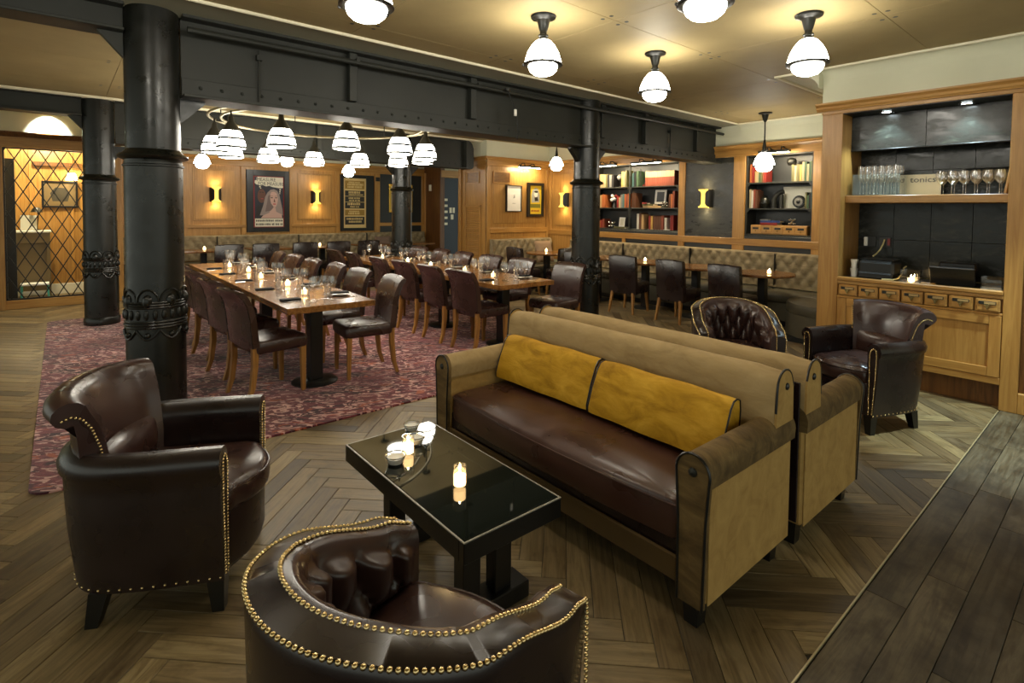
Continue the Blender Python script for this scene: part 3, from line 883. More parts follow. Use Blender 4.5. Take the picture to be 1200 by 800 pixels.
def tub_chair(label):
    """tub armchair, tufted inside, two nail rows on the rim; front is +y"""
    t = thing('tufted_tub_chair', label, 'armchair', (0,0,0), 0, None)
    R = .305; pts = [(-R+.012,.30),(-R,.20),(-R,.08)]
    for k in range(1, 12):
        a = PI+PI*k/12; pts.append((R*math.cos(a), R*.92*math.sin(a)-.0+.02))
    pts += [(R,.08),(R,.20),(R-.012,.30)]
    N = 140; path = smoothpath(pts, N)
    fr = [(p, n if n.dot(p-Vector((0,.03))) > 0 or abs(p.x) > .29 and n.x*p.x > 0 else -n) for p, n in path]
    def hgt(i):
        y = fr[i][0].y
        h = .782-.055*ss(-.28,-.02,y)-.10*ss(-.06,.24,y)
        return h-.035*ss(.22,.31,y)
    # arc length for the tufts
    arc = [0.0]
    for i in range(N): arc.append(arc[-1]+(fr[i+1][0]-fr[i][0]).length)
    T = arc[-1]; A, B = .128, .20
    def tuft(s, z, h):
        zz = (h-.11-z)
        q1, q2 = (s-T/2)/A+zz/B, (s-T/2)/A-zz/B
        v = (abs(math.sin(PI*q1))*abs(math.sin(PI*q2)))**.42
        if zz < 0: v = abs(math.sin(PI*(s-T/2)/A))**.6
        w = ss(.44,.50,z)*(1-ss(h-.06,h-.025,z))*ss(.0,.08,s)*ss(.0,.08,T-s)
        return .046*v*w
    def outer(i):
        h = hgt(i)
        return [(-.052,.15),(-.03,.18),(-.012,.34),(-.002,.52),(.002,h-.03),(.002,h-.004),(-.004,h+.004),(-.056,h+.016),(-.066,h+.010),(-.066,h-.06),(-.05,.20),(-.06,.15)]
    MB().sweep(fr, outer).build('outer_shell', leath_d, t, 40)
    def inner(i):
        h = hgt(i); s = arc[i]; z1 = .40; c = [(-.060,h-.05),(-.060,h+.012),(-.078,h+.014),(-.092,h+.004),(-.098,h-.02)]
        K = 26
        for k in range(1, K+1):
            z = h-.025-(h-.025-z1)*k/K
            c.append((-.086-.012*(1-k/K)-tuft(s, z, h)-.010*(k/K), z))
        c.append((-.060, z1))
        return c
    MB().sweep(fr, inner).build('tufted_lining', leath, t, 70)
    # buttons in the hollows
    bt = MB()
    for i in range(N+1):
        pass
    for row, zz in ((0, .11), (1, .21), (2, .31)):
        k = -4
        while k <= 4:
            s = T/2+A*(k+.5*(row % 2)); k += 1
            if s < .1 or s > T-.1: continue
            j = min(range(N+1), key=lambda q: abs(arc[q]-s)); h = hgt(j); z = h-zz
            if z < .50: continue
            p, n = fr[j]; bt.sphere((p.x-n.x*.094, p.y-n.y*.094, z), .0085, 8, 5)
    bt.build('buttons', leath, t, 60, 'stuff')
    for d, dz, nm in ((.001, .004, 'outer_nailheads'), (-.060, .0165, 'inner_nailheads')):
        pts = [(fr[i][0].x+fr[i][1].x*d, fr[i][0].y+fr[i][1].y*d, hgt(i)+dz) for i in range(N+1)]
        pre = [(pts[0][0], pts[0][1]+.004, z) for z in (.20,.30,.40,.50,.56)]; post = [(pts[-1][0], pts[-1][1]+.004, z) for z in (.56,.50,.40,.30,.20)]
        nails(resample(pre+pts+post, .0135), .0056).build(nm, brass_nail, t, 60, 'stuff')
    seat = rbox_outline(.212, -.205, .29, .06, 5, .03)
    MB().loft(seat, [(.012,.33),(0,.35),(-.004,.40),(.0,.44),(.010,.460),(.03,.468)], crown=.028).build('seat_cushion', leath, t, 60)
    MB().tube([(x*1.0, y*1.0, .450) for x, y in seat], .0055, 6, True).build('piping', leath, t, 60)
    MB().box(-.25, .25, .24, .285, .16, .35, .012).build('front_rail', leath_d, t, None)
    for x in (-.225, .225):
        for y in (.235, -.18):
            dy = .0 if y > 0 else -.035
            v = [(x+i*.028, y+j*.028, .18) for i, j in ((-1,-1),(1,-1),(1,1),(-1,1))]+[(x+i*.018, y+dy+j*.018, 0) for i, j in ((-1,-1),(1,-1),(1,1),(-1,1))]
            MB().add(v, [(0,1,2,3),(7,6,5,4)]+[(k, 4+k, 4+(k+1) % 4, (k+1) % 4) for k in range(4)]).build('leg', blackwood, t, None)
    return t
b1 = tub_chair('tufted brown tub chair with nailhead rim, nearest the camera')
b1.location = (.55, 1.071, 0); b1.rotation_euler.z = .309-PI/2; b1.scale = (1.095, 1.095, 1.0)
dup(b1, (4.07, 2.14, 0), math.atan2(-.66, -.75)-PI/2, 'tufted brown tub chair behind the sofas, facing the camera', None, scale=(1.05, 1.05, 1.05))

def sofa(label, tan_side, group=None):
    """two-sided pub sofa, 1.81 long; front +y"""
    t = thing('sofa', label, 'sofa', (0,0,0), 0, group)
    MB().box(-.80, .80, -.33, .335, .14, .34, .012).build('base', leath_d, t, 30)
    MB().box(-.785, .785, .336, .352, .145, .245, .006).build('front_rail', plain('sofa_rail_shaded', lin(84,66,38), .8, 0, .2, .1, 120, .1), t, None)  # rail colour darkened: shading below the seat is put into it
    seat = rbox_outline(.785, -.22, .345, .04, 4, .035)
    MB().loft(seat, [(.010,.30),(0,.315),(-.004,.37),(-.003,.42),(.006,.445),(.025,.455)], crown=.02).build('seat_cushion', leath_sofa, t, 60)
    MB().tube([(x*1.001, y*1.004, .432) for x, y in seat], .005, 6, True).build('piping', leath_sofa, t, 60)
    for s in (-1, 1):
        a = MB().box(s*.80, s*.897, -.345, .345, .11, .60, .012).build('arm', sidepanel, t, 30)
        poly = [(.787, .545)]
        for k in range(13):
            q = PI*(1-k/12); poly.append((.850+.066*math.cos(q), .600+.070*math.sin(q)))
        poly += [(.913, .555)]
        poly = [(s*x, z) for x, z in poly]
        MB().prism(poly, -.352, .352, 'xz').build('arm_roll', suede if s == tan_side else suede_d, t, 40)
        fp = [(.795,.105),(.793,.42),(.784,.56)]
        for k in range(11):
            q = PI*(1-k/10); fp.append((.850+.069*math.cos(q), .602+.071*math.sin(q)))
        fp += [(.915,.56),(.905,.42),(.898,.105)]
        fp = [(s*x, z) for x, z in fp]
        f = MB().prism(fp, .345, .368, 'xz').build('arm_front', suede_d, t, 40)
        MB().lathe([(.018,0),(.016,.006),(.006,.010),(0,.011)], 12, (s*.850, .368, .604), 'y', cap=False).build('button', steel_dark, f)
        MB().tube([(x, .369, z) for x, z in fp], .005, 6).build('piping', blackwood, f, 60)
        sp = MB().box(s*.897, s*.903, -.335, .335, .112, .545, .002).build('side_panel', sidepanel, t, None)
    # back: inner part between arms and full-width roll above them
    bs = [(-.20,.38),(-.176,.55),(-.182,.70),(-.188,.79)]
    for k in range(9):
        q = math.radians(160-k*40*.55); bs.append((-.262+.072*math.cos(math.radians(20+k*17)), .805+.070*math.sin(math.radians(20+k*17))))
    bs += [(-.345,.79),(-.352,.60),(-.352,.38)]
    def bk(x0, x1, poly, nm, m):
        return MB().prism([(y, z) for y, z in poly], x0, x1, 'yz').build(nm, m, t, 40)
    n = 30; fr = [(Vector((-.895+1.79*i/n, 0)), Vector((0, 1))) for i in range(n+1)]
    up = [(y, max(z, .612)) for y, z in bs]
    def bsct(i):
        u = i/n*2-1; e = ss(.86, 1.0, abs(u))
        return [(y, z-.012*e*(1 if z > .75 else 0)+.0015*math.sin(9*u+y*30)*(1-e)) for y, z in up]
    MB().sweep(fr, bsct).build('back', suede, t, 50)
    bk(-.79, .79, [(y, min(z, .62)) for y, z in bs], 'lower_back', suede)
    for s in (-1, 1):
        e = MB().prism([((y+.27)*.96-.27, (z-.73)*.97+.73) for y, z in up], s*.893, s*.905, 'yz').build('back_end', sidepanel, t, 40)
        MB().tube([(s*.902, y, z) for y, z in up if z > .615], .005, 6).build('piping', blackwood, e, 60)
        MB().lathe([(.017,0),(.015,s*.006),(.006,s*.010),(0,s*.011)], 12, (s*.904, -.275, .80), 'x', cap=False).build('button', blackwood, e)
    MB().box(-.88, .88, -.362, -.352, .13, .78, .003).build('rear_panel', leath_d, t, None)
    for x in (-.83, .83):
        for y in (.30, -.29):
            v = [(x+i*.036, y+j*.036, .128) for i, j in ((-1,-1),(1,-1),(1,1),(-1,1))]+[(x+i*.027, y+j*.027, 0) for i, j in ((-1,-1),(1,-1),(1,1),(-1,1))]
            MB().add(v, [(0,1,2,3),(7,6,5,4)]+[(k, 4+k, 4+(k+1) % 4, (k+1) % 4) for k in range(4)]).build('leg', blackwood, t, None)
    return t
s1 = sofa('tan suede sofa with brown leather seat and gold pillows, facing the coffee table', 1)
s1.location = (2.092, 1.892, 0); s1.rotation_euler.z = PI/2
s2 = sofa('tan suede sofa standing back to back behind the gold-pillowed sofa', -1)
s2.location = (2.885, 1.875, 0); s2.rotation_euler.z = -PI/2
def bolster(label, cx_, cy_, z, rz, L=.80):
    t = thing('gold_pillow', label, 'pillow', (cx_, cy_, z), rz)
    n = 26
    base = [(.075,.012),(.082,.04),(.070,.14),(.048,.24),(.030,.272),(.0,.280),(-.028,.270),(-.045,.22),(-.06,.10),(-.062,.03),(-.050,.006),(0,0)]
    # lean backwards: local +y is towards the front of the sofa
    lean = math.radians(13)
    def sec(i):
        u = i/n*2-1; e = ss(.88,1,abs(u)); w = 1+.05*math.sin(7*u+1)-.10*e
        return [(y*w*math.cos(lean)-z*math.sin(lean)*.9, z*(1-.02*e)*math.cos(lean)+.003*math.sin(7*u+z*14)*min(1, z*8)+max(0, y)*.05) for y, z in base]
    fr = [(Vector((-L/2+L*i/n, 0)), Vector((0, 1))) for i in range(n+1)]
    MB().sweep(fr, sec).build('pillow_body', gold, t, 60)
    for i, x in ((0, -L/2), (n, L/2)):
        MB().tube([(x, y, z) for y, z in sec(i)], .0045, 6, True).build('piping', blackwood, t, 60)
    return t
bolster('gold velvet bolster pillow at the far end of the front sofa', 2.150, 2.283, .480, PI/2+.02, .76)
bolster('gold velvet bolster pillow at the near end of the front sofa', 2.140, 1.50, .480, PI/2-.02, .76)

# ------------------------------------------------------------------ coffee table
gm = NT('dark_glass'); _b = gm.bsdf(lin(24,28,24), .03, 0, .55); _b.inputs['Coat Weight'].default_value = .3; _b.inputs['Coat Roughness'].default_value = .02
dark_glass = gm.m
worn_edge = plain('worn_edge', lin(150,146,134), .4, .3, .5, .2, 60, .3)
def coffee_table(label, loc, rz, hw=.225, hl=.485, h=.45):
    t = thing('coffee_table', label, 'table', loc, rz)
    m = MB()
    for a in ((-hw, hw, -hl, -hl+.03), (-hw, hw, hl-.03, hl), (-hw, -hw+.03, -hl+.03, hl-.03), (hw-.03, hw, -hl+.03, hl-.03)): m.box(*a, h-.075, h-.002, .002)
    m.box(-hw+.03, hw-.03, -hl+.03, hl-.03, h-.06, h-.02)
    m.build('top_frame', blackwood, t, None)
    MB().box(-hw+.008, hw-.008, -hl+.008, hl-.008, h-.0019, h+.004, .002).build('glass_top', dark_glass, t, None)
    e = MB()
    for a in ((-hw, hw, -hl, -hl+.0075), (-hw, hw, hl-.0075, hl), (-hw, -hw+.0075, -hl+.0075, hl-.0075), (hw-.0075, hw, -hl+.0075, hl-.0075)): e.box(*a, h-.0019, h+.0025, .001)
    e.build('worn_edging', worn_edge, t, None)
    for s in (-1, 1):
        y = s*(hl-min(.20, hl*.4))
        for x in (-min(.075, hw*.4), min(.075, hw*.4)): MB().box(x-.04, x+.04, y-.032, y+.032, .068, h-.076, .003).build('leg', blackwood, t, None)
        MB().box(-hw*.85, hw*.85, y-.055, y+.055, 0, .068, .004).build('foot', blackwood, t, None)
    return t
coffee_table('black coffee table with dark glass top between the armchairs and the sofa', (1.208, 1.91, 0), 0)
coffee_table('low dark table mostly hidden between the rear sofa and the right armchair', (3.58, 1.60, 0), 0, .17, .24, .40)
tag(MB().box(-.11, .11, -.09, .09, 0, .10, .004).build('kraft_box', plain('kraft_card', lin(150,134,98), .8), smooth=None), 'plain tan box on the low table behind the rear sofa', 'box').location = (3.60, 1.62, .4045)

# candles and bowls
def votive(label, loc, r=.0275, h=.085, group=None):
    t = thing('votive_candle', label, 'candle', loc, 0, group)
    MB().lathe([(r*.96,0),(r,.004),(r,h),(r-.002,h),(r-.002,.010),(0,.009)], 16, cap=False).build('glass_cup', glass_lo, t, 50)
    MB().lathe([(r-.003,.011),(r-.003,h*.55),(0,h*.55)], 12).build('wax', wax, t, 50)
    MB().lathe([(0.001,h*.55),(.007,h*.55+.006),(.005,h*.55+.014),(0,h*.55+.024)], 8, cap=False).build('flame', candle_e, t, 60)
    return t
c0 = votive('lit votive candle in clear glass at the middle of the coffee table', (1.175, 1.735, .4545))
dup(c0, (1.155, 2.115, .4545), 0, 'lit votive candle in clear glass between the silver bowls on the coffee table')
def bowl(label, loc, s=1):
    t = thing('silver_bowl', label, 'bowl', loc)
    MB().lathe([(.030,0),(.034,.004),(.042,.030),(.0445,.038),(.0425,.038),(.040,.030),(.032,.007),(0,.006)], 24, cap=False).build('bowl', glass_lo, t, 50)
    MB().lathe([(.0445,.036),(.046,.039),(.0445,.042),(.042,.039)], 24, cap=False).build('rim', chrome, t, 50)
    MB().lathe([(.031,.008),(.038,.030),(.0,.031)], 20).build('contents', white_m, t, 50)
    t.scale = (s, s, s); return t
w0 = bowl('small silver bowl left of the candle on the coffee table', (1.07, 2.07, .4545))
dup(w0, (1.235, 2.19, .4545), 0, 'small silver bowl right behind the candle on the coffee table')
dup(w0, (1.295, 2.335, .4545), 0, 'small silver bowl at the far end of the coffee table', scale=(.9, .9, .9))
# ================================================================== DINING AREA
def dining_chair(label, group=None):
    """leather dining chair with scrolled back; front is +y"""
    t = thing('dining_chair', label, 'chair', (0,0,0), 0, group)
    seat = rbox_outline(.225, -.20, .235, .035, 3, .012)
    MB().loft(seat, [(.010,.385),(0,.40),(-.003,.43),(.002,.465),(.014,.482),(.03,.488)], crown=.022).build('seat', leath, t, 60)
    n = 12; fr = [(Vector((-.228+.456*i/n, -.02*(1-(i/n*2-1)**2))), Vector((0, -1))) for i in range(n+1)]
    def sec(i):
        u = i/n*2-1
        # (n = backwards)
        c = [(.165,.44),(.180,.56),(.192,.68),(.216,.78),(.250,.855),(.278,.892),(.306,.902),(.324,.888),(.318,.866)]
        k = 1-.25*0
        return [(d, z-.014*abs(u)**4*ss(.6,.9,z)) for d, z in c+[(.288,.835),(.264,.78),(.244,.68),(.232,.56),(.222,.44)]]
    MB().sweep(fr, sec).build('backrest', leath, t, 50)
    for sx in (-.229, .229): MB().tube([(sx, -p, z) for p, z in sec(0)[9:]], .004, 5).build('piping', leath_d, t, 60)
    for x in (-.195, .195):
        v = [(x+i*.021, .195+j*.021, .40) for i, j in ((-1,-1),(1,-1),(1,1),(-1,1))]+[(x+i*.014, .20+j*.014, .012) for i, j in ((-1,-1),(1,-1),(1,1),(-1,1))]
        MB().add(v, [(0,1,2,3),(7,6,5,4)]+[(k, 4+k, 4+(k+1) % 4, (k+1) % 4) for k in range(4)]).build('leg', chair_oak, t, None)
        q = [(-.197,.47,.021),(-.195,.30,.021),(-.215,.12,.018),(-.250,.012,.015)]
        v = []
        for (y, z, w) in q: v += [(x+i*w, y+j*w, z) for i, j in ((-1,-1),(1,-1),(1,1),(-1,1))]
        F = [(3,2,1,0),(12,13,14,15)]
        for r in range(3): F += [(r*4+k, r*4+(k+1) % 4, r*4+4+(k+1) % 4, r*4+4+k) for k in range(4)]
        MB().add(v, F).build('leg', chair_oak, t, None)
    return t
def place(proto, first, loc, rz, label, group=None):
    if first[0]:
        first[0] = False; proto.location = loc; proto.rotation_euler.z = rz; proto['label'] = label
        if group: proto['group'] = group
        return proto
    return dup(proto, loc, rz, label, group)
dc = dining_chair('x'); df = [True]
RUGZ = .0125
T1L = [4.74, 5.50, 6.28, 7.02, 7.72]
T1R = [4.76, 5.46, 6.18, 6.90, 7.62, 8.30]
T2L = [4.80, 5.40, 6.04, 6.70, 7.62, 8.30]
T2R = [5.42, 6.08, 6.78, 7.45, 8.15]
for i, y in enumerate(T1L):
    place(dc, df, (1.29+rnd.uniform(-.02,.02), y, RUGZ), -PI/2+.15+rnd.uniform(-.04,.04), 'leather chair on the outer side of the left long table, %s from near end' % ORD[i], 'chairs along the left long table')
for i, y in enumerate(T1R):
    place(dc, df, (2.13+rnd.uniform(-.02,.02), y, RUGZ), PI/2+rnd.uniform(-.06,.06)+(-.1 if i == 0 else 0), 'leather chair on the aisle side of the left long table, %s from near end' % ORD[i], 'chairs along the left long table')
for i, y in enumerate(T2L):
    place(dc, df, (3.50+rnd.uniform(-.02,.02), y, RUGZ), -PI/2+rnd.uniform(-.05,.05), 'leather chair on the aisle side of the right long table, %s from near end' % ORD[i], 'chairs along the right long table')
for i, y in enumerate(T2R):
    place(dc, df, (4.37+rnd.uniform(-.02,.02), y, RUGZ), PI/2+rnd.uniform(-.06,.06), 'leather chair on the far side of the right long table, %s from near end' % ORD[i], 'chairs along the right long table')
place(dc, df, (4.47, 4.60, RUGZ), PI/2+.10, 'brown leather chair at the right long table next to the iron column behind the sofas')

def long_table(label, x0, x1, y0, y1, DY):
    t = thing('dining_table', label, 'table', ((x0+x1)/2, (y0+y1)/2, RUGZ)); hw, hl = (x1-x0)/2, (y1-y0)/2
    n = 5; w = 2*hw/n
    for i in range(n): MB().box(-hw+i*w+.0004, -hw+(i+1)*w-.0004, -hl+.05, hl-.05, .700, .749, .0015).build('board', tabletop_m, t, None)
    for s in (-1, 1): MB().box(-hw, hw, s*(hl-.0495), s*hl, .700, .749, .0015).build('breadboard_end', tabletop_m, t, None)
    MB().box(-.06, .06, -hl+.3, hl-.3, .655, .699, .004).build('under_beam', black_m, t, None)
    for y in (DY):
        MB().box(-.055, .055, y-.055, y+.055, .03, .654, .006).build('pedestal', black_m, t, None)
        MB().lathe([(.195,.0),(.195,.010),(.18,.020),(.09,.029),(.0,.030)], 28, (0, y, 0)).build('base_disc', black_m, t, 30)
    return t
long_table('long wooden dining table at left, running away behind the foreground column', 1.32, 2.05, 4.34, 8.55, [v-6.445 for v in (4.78, 6.27, 7.70)])
long_table('long wooden dining table at right, running away behind the sofas', 3.45, 4.22, 4.36, 8.55, [v-6.455 for v in (4.80, 6.06, 7.62)])

# ------------------------------------------------------------------ table ware (template + copies)
def wine_glass():
    t = thing('wine_glass', 'x', 'glass')
    MB().lathe([(.033,.0),(.033,.002),(.006,.006),(.0035,.012),(.0035,.085),(.010,.095),(.030,.118),(.038,.145),(.036,.175),(.031,.205)], 16, cap=False).build('glass', glass, t, 60)
    return t
def tumbler():
    t = thing('water_glass', 'x', 'glass')
    MB().lathe([(0,.008),(.026,.008),(.026,.0),(.029,.0),(.033,.118),(.031,.118),(.027,.012)], 16, cap=False).build('glass', glass, t, 60)
    return t
def napkin():
    t = thing('folded_napkin', 'x', 'napkin')
    MB().box(-.042, .042, -.080, .080, 0, .007, .003).box(-.040, .042, -.078, .078, .0072, .0135, .003).build('cloth', napkin_m, t, None)
    return t
def plate():
    t = thing('side_plate', 'x', 'plate')
    MB().lathe([(.0,.004),(.05,.0),(.055,.0),(.085,.012),(.105,.017),(.105,.020),(.085,.0155),(.06,.006),(0,.006)], 28, cap=False).build('china', plate_m, t, 50)
    return t
def knife():
    t = thing('table_knife', 'x', 'cutlery')
    MB().box(-.006, .006, -.105, -.005, 0, .004, .0015).build('handle', chrome, t, None)
    MB().prism([(-.007,-.005),(.007,-.005),(.008,.07),(.0,.105),(-.006,.09)], .001, .003, 'xy').build('blade', chrome, t, None)
    return t
def fork():
    t = thing('table_fork', 'x', 'cutlery')
    m = MB().prism([(-.004,-.10),(.004,-.10),(.003,.03),(.010,.05),(.010,.06),(-.010,.06),(-.010,.05),(-.003,.03)], .001, .0035, 'xy')
    m.build('handle', chrome, t, None)
    m = MB()
    for x in (-.0085, -.003, .003, .0085): m.box(x-.0014, x+.0014, .06, .10, .001, .003)
    m.build('tines', chrome, t, None)
    return t
protos = {k: f() for k, f in (('wine', wine_glass), ('tumb', tumbler), ('nap', napkin), ('plate', plate), ('knife', knife), ('fork', fork))}
used = {k: [True] for k in protos}
def put(k, x, y, z, rz, label, group): return place(protos[k], used[k], (x, y, z), rz, label, group)
TZ = .7625
for (tn, xl, xr, ys_l, ys_r) in (('left', 1.32, 2.05, T1L, T1R), ('right', 3.45, 4.22, T2L, [4.72]+T2R)):
    for side, xe, ysd in ((1, xl, ys_l), (-1, xr, ys_r)):
        for i, y in enumerate(ysd):
            s = 'left' if side == 1 else 'right'
            where = '%s long table, %s side' % (tn, s)
            x = xe+side*.15
            if side == 1:
                put('nap', x, y, TZ, PI/2*0+PI/2+rnd.uniform(-.08,.08), 'charcoal napkin on the %s, %s from near end' % (where, ORD[i]), 'napkins laid along the %s of the %s table' % (s, tn))
                put('fork', x-.0, y+.13, TZ, -PI/2, 'steel fork beside the %s napkin on the %s' % (ORD[i], where), 'forks on the %s table' % tn)
                put('knife', x-.0, y-.085, TZ, -PI/2, 'steel knife beside the %s napkin on the %s' % (ORD[i], where), 'knives on the %s table' % tn)
            else:
                put('plate', x, y, TZ, 0, 'white side plate on the %s, %s from near end' % (where, ORD[i]), 'side plates on the %s table' % tn)
                put('nap', x, y, TZ+.0205, PI/2+rnd.uniform(-.2,.2), 'charcoal napkin on the %s white plate on the %s' % (ORD[i], where), 'napkins laid along the %s of the %s table' % (s, tn))
                put('fork', x, y+.145, TZ, PI/2, 'steel fork beside the %s plate on the %s' % (ORD[i], where), 'forks on the %s table' % tn)
                put('knife', x, y-.145, TZ, PI/2, 'steel knife beside the %s plate on the %s' % (ORD[i], where), 'knives on the %s table' % tn)
            gx = xe+side*.27
            put('wine', gx+side*.01, y-.17+rnd.uniform(-.01,.01), TZ, rnd.uniform(0,3), 'clear wine glass nearest the %s place on the %s' % (ORD[i], where), 'wine glasses on the %s table' % tn)
            put('wine', gx+side*.055, y-.10+rnd.uniform(-.01,.01), TZ, rnd.uniform(0,3), 'second clear wine glass at the %s place on the %s' % (ORD[i], where), 'wine glasses on the %s table' % tn)
            put('tumb', gx+side*.0, y-.02+rnd.uniform(-.01,.01), TZ, rnd.uniform(0,3), 'clear water tumbler at the %s place on the %s' % (ORD[i], where), 'water glasses on the %s table' % tn)
    for i, y in enumerate((4.95, 5.62, 6.35, 7.1, 7.8)):
        xc = (xl+xr)/2+(.03 if i % 2 else -.03)
        dup(c0, (xc, y, TZ), 0, 'lit votive candle in the middle of the %s long table, %s from the near end' % (tn, ORD[i]), 'candles along the %s long table' % tn)

# ------------------------------------------------------------------ tufted banquettes
def banquette(name, label, P0, along, out, L, h0=.47, h1=.965, seat_d=.52, back_t=.17):
    """back against the wall; P0 wall corner, along/out unit vectors in plan"""
    t = thing(name, label, 'banquette', (P0[0], P0[1], 0), math.atan2(along[1], along[0]))
    # local: x along, y towards the room is sgn*1
    sg = 1 if along[0]*out[1]-along[1]*out[0] > 0 else -1
    A, B = .165, .235
    nu, nv = int(L/.022), 22
    def fn(u, v):
        x = L*u; z = h0+(h1-h0)*v
        zz = z-h1+.085
        q1, q2 = x/A+zz/B, x/A-zz/B
        w = (abs(math.sin(PI*q1))*abs(math.sin(PI*q2)))**.45
        e = ss(0, .12, v)*(1-ss(.90, 1.0, v))
        d = back_t-.035*v-.045*(1-w)*e-.035*ss(.92, 1.0, v)**2
        return (x, sg*d, z)
    m = MB().grid(fn, nu, nv)
    m.add([(0, 0, h1), (L, 0, h1), (L, sg*(back_t-.07), h1), (0, sg*(back_t-.07), h1)], [(0,1,2,3)])
    m.add([(0, 0, h0), (0, sg*back_t, h0), (0, sg*(back_t-.06), h1), (0, 0, h1)], [(0,1,2,3)])
    m.add([(L, 0, h0), (L, sg*back_t, h0), (L, sg*(back_t-.06), h1), (L, 0, h1)], [(3,2,1,0)])
    m.build('tufted_back', tuft_m, t, 75)
    n = max(1, round(L/1.6)); w = L/n
    for i in range(n):
        MB().box(i*w+.003, (i+1)*w-.003, sg*(back_t-.03), sg*(back_t+seat_d), .33, .455, .03).build('seat_cushion', banq_seat, t, 50)
    MB().box(0, L, sg*.02, sg*(back_t+seat_d-.03), .08, .329, .005).build('seat_base', banq_seat, t, None)
    MB().box(0.01, L-.01, sg*.03, sg*(back_t+seat_d-.09), 0, .08).build('plinth', blackwood, t, None)
    for i in range(1, n+1):
        if i < n: MB().box(i*w-.006, i*w+.006, sg*.02, sg*(back_t+.004), h0+.02, h1-.012, .004).build('seam', blackwood, t, None)
    return t
banquette('banquette', 'long grey-brown tufted banquette under the posters on the far wall', (.80, 12.54), (1, 0), (0, -1), 6.45)
banquette('banquette', 'grey-brown tufted banquette beneath the two framed pictures', (6.45, 8.52), (1, 0), (0, -1), 1.58)
banquette('banquette', 'long grey-brown tufted banquette under the bookcases on the right wall', (8.055, 2.12), (0, 1), (-1, 0), 5.62)
be = thing('banquette_end', 'curved dark end seat of the banquette beside the oak back bar', 'banquette', (7.36, 2.115, 0))
o_ = [(0, 0), (0, .86)]
for k in range(9):
    a = PI/2*k/8; o_.append((-.22-.55*math.sin(a), .30+.56*math.cos(a)))
o_ += [(-.77, 0)]
MB().prism(o_, .06, .33, 'xy').build('seat_base', banq_seat, be, 30)
MB().loft(o_, [(.01,.331),(0,.345),(0,.43),(.012,.452)], crown=.01).build('seat_cushion', banq_seat, be, 50)
MB().box(-.72, -.02, .02, .75, 0, .06).build('plinth', blackwood, be, None)
def cushion(label, loc, rot, m, s=.40):
    o = MB()
    def fn(sgn):
        def f(u, v):
            x, y = u*2-1, v*2-1
            e = (1-x**4)*(1-y**4)
            k = 1-.07*(1-abs(x))*0
            return (x*s/2*(1-.06*(1-y*y)), y*s/2*(1-.06*(1-x*x)), sgn*.065*max(0, e)**.5)
        return f
    o.grid(fn(1), 14, 14).grid(fn(-1), 14, 14)
    c = o.build('cushion', m, smooth=70); c.location = loc; c.rotation_euler = rot
    return tag(c, label, 'cushion')
cushion('pale cream cushion on the banquette end beside the oak back bar', (6.95, 2.36, .66), (math.radians(68), 0, math.radians(168)), cream, .42)
cushion('dusty pink cushion on the poster-wall banquette left of the far column', (5.95, 12.14, .685), (math.radians(72), 0, 0), plain('cushion_mauve', lin(120,98,84), .85), .42)
cushion('grey-brown cushion on the poster-wall banquette behind the far column', (6.45, 12.14, .685), (math.radians(72), 0, .1), plain('cushion_grey', lin(96,84,72), .85), .42)
cushion('dusty tan cushion on the banquette under the framed pictures', (7.55, 8.10, .71), (math.radians(72), 0, 0), plain('cushion_tan', lin(150,124,98), .85), .46)

# small pedestal tables, their candles and chairs
def pedestal_table(label, loc, r=.40, square=None, rz=0):
    t = thing('cafe_table', label, 'table', loc, rz)
    if square: MB().box(-square[0], square[0], -square[1], square[1], .712, .748, .004).build('top', roundtop_m, t, None)
    else: MB().lathe([(r-.015,.712),(r,.720),(r,.742),(r-.008,.748)], 40).build('top', roundtop_m, t, 30)
    MB().box(-.05, .05, -.05, .05, .02, .712, .006).build('pedestal', black_m, t, None)
    MB().lathe([(.22,0),(.22,.010),(.08,.02),(0,.021)], 28).build('base_disc', black_m, t, 30)
    return t
def side_chair(label):
    """fully upholstered chair with splayed light legs; front is +y"""
    t = thing('upholstered_chair', label, 'chair')
    MB().loft(rbox_outline(.225, -.20, .24, .05, 4, .01), [(.02,.30),(0,.33),(0,.45),(.015,.475)], crown=.012).build('seat', leath_d, t, 50)
    n = 12; fr = [(Vector((-.23+.46*i/n, 0)), Vector((0, -1))) for i in range(n+1)]
    def sec(i):
        u = i/n*2-1; z1 = .885-.012*u*u; w = .018*u*u
        return [(.15-w,.34),(.165-w,.60),(.195-w,z1-.02),(.215-w,z1),(.245-w,z1),(.26-w,z1-.02),(.235-w,.60),(.215-w,.30),(.16-w,.30)]
    MB().sweep(fr, sec).build('backrest', leath_d, t, 50)
    for x in (-.18, .18):
        for y in (.19, -.19):
            dx = .03 if x > 0 else -.03; dy = .02 if y > 0 else -.05
            v = [(x+i*.02, y+j*.02, .32) for i, j in ((-1,-1),(1,-1),(1,1),(-1,1))]+[(x+dx+i*.013, y+dy+j*.013, 0) for i, j in ((-1,-1),(1,-1),(1,1),(-1,1))]
            MB().add(v, [(0,1,2,3),(7,6,5,4)]+[(k, 4+k, 4+(k+1) % 4, (k+1) % 4) for k in range(4)]).build('leg', chair_oak, t, None)
    return t
pt = pedestal_table('round cafe table by the bookcase banquette, nearest the oak back bar', (7.12, 3.33, 0))
dup(pt, (7.12, 4.33, 0), 0, 'round cafe table by the bookcase banquette, in front of the chalkboard panel')
dup(pt, (7.12, 5.24, 0), 0, 'round cafe table by the bookcase banquette, right of the iron column')
dup(pt, (7.12, 6.25, 0), 0, 'round cafe table by the bookcase banquette, partly behind the iron column')
dup(pt, (7.05, 7.49, 0), 0, 'round cafe table in the corner below the yellow framed picture')
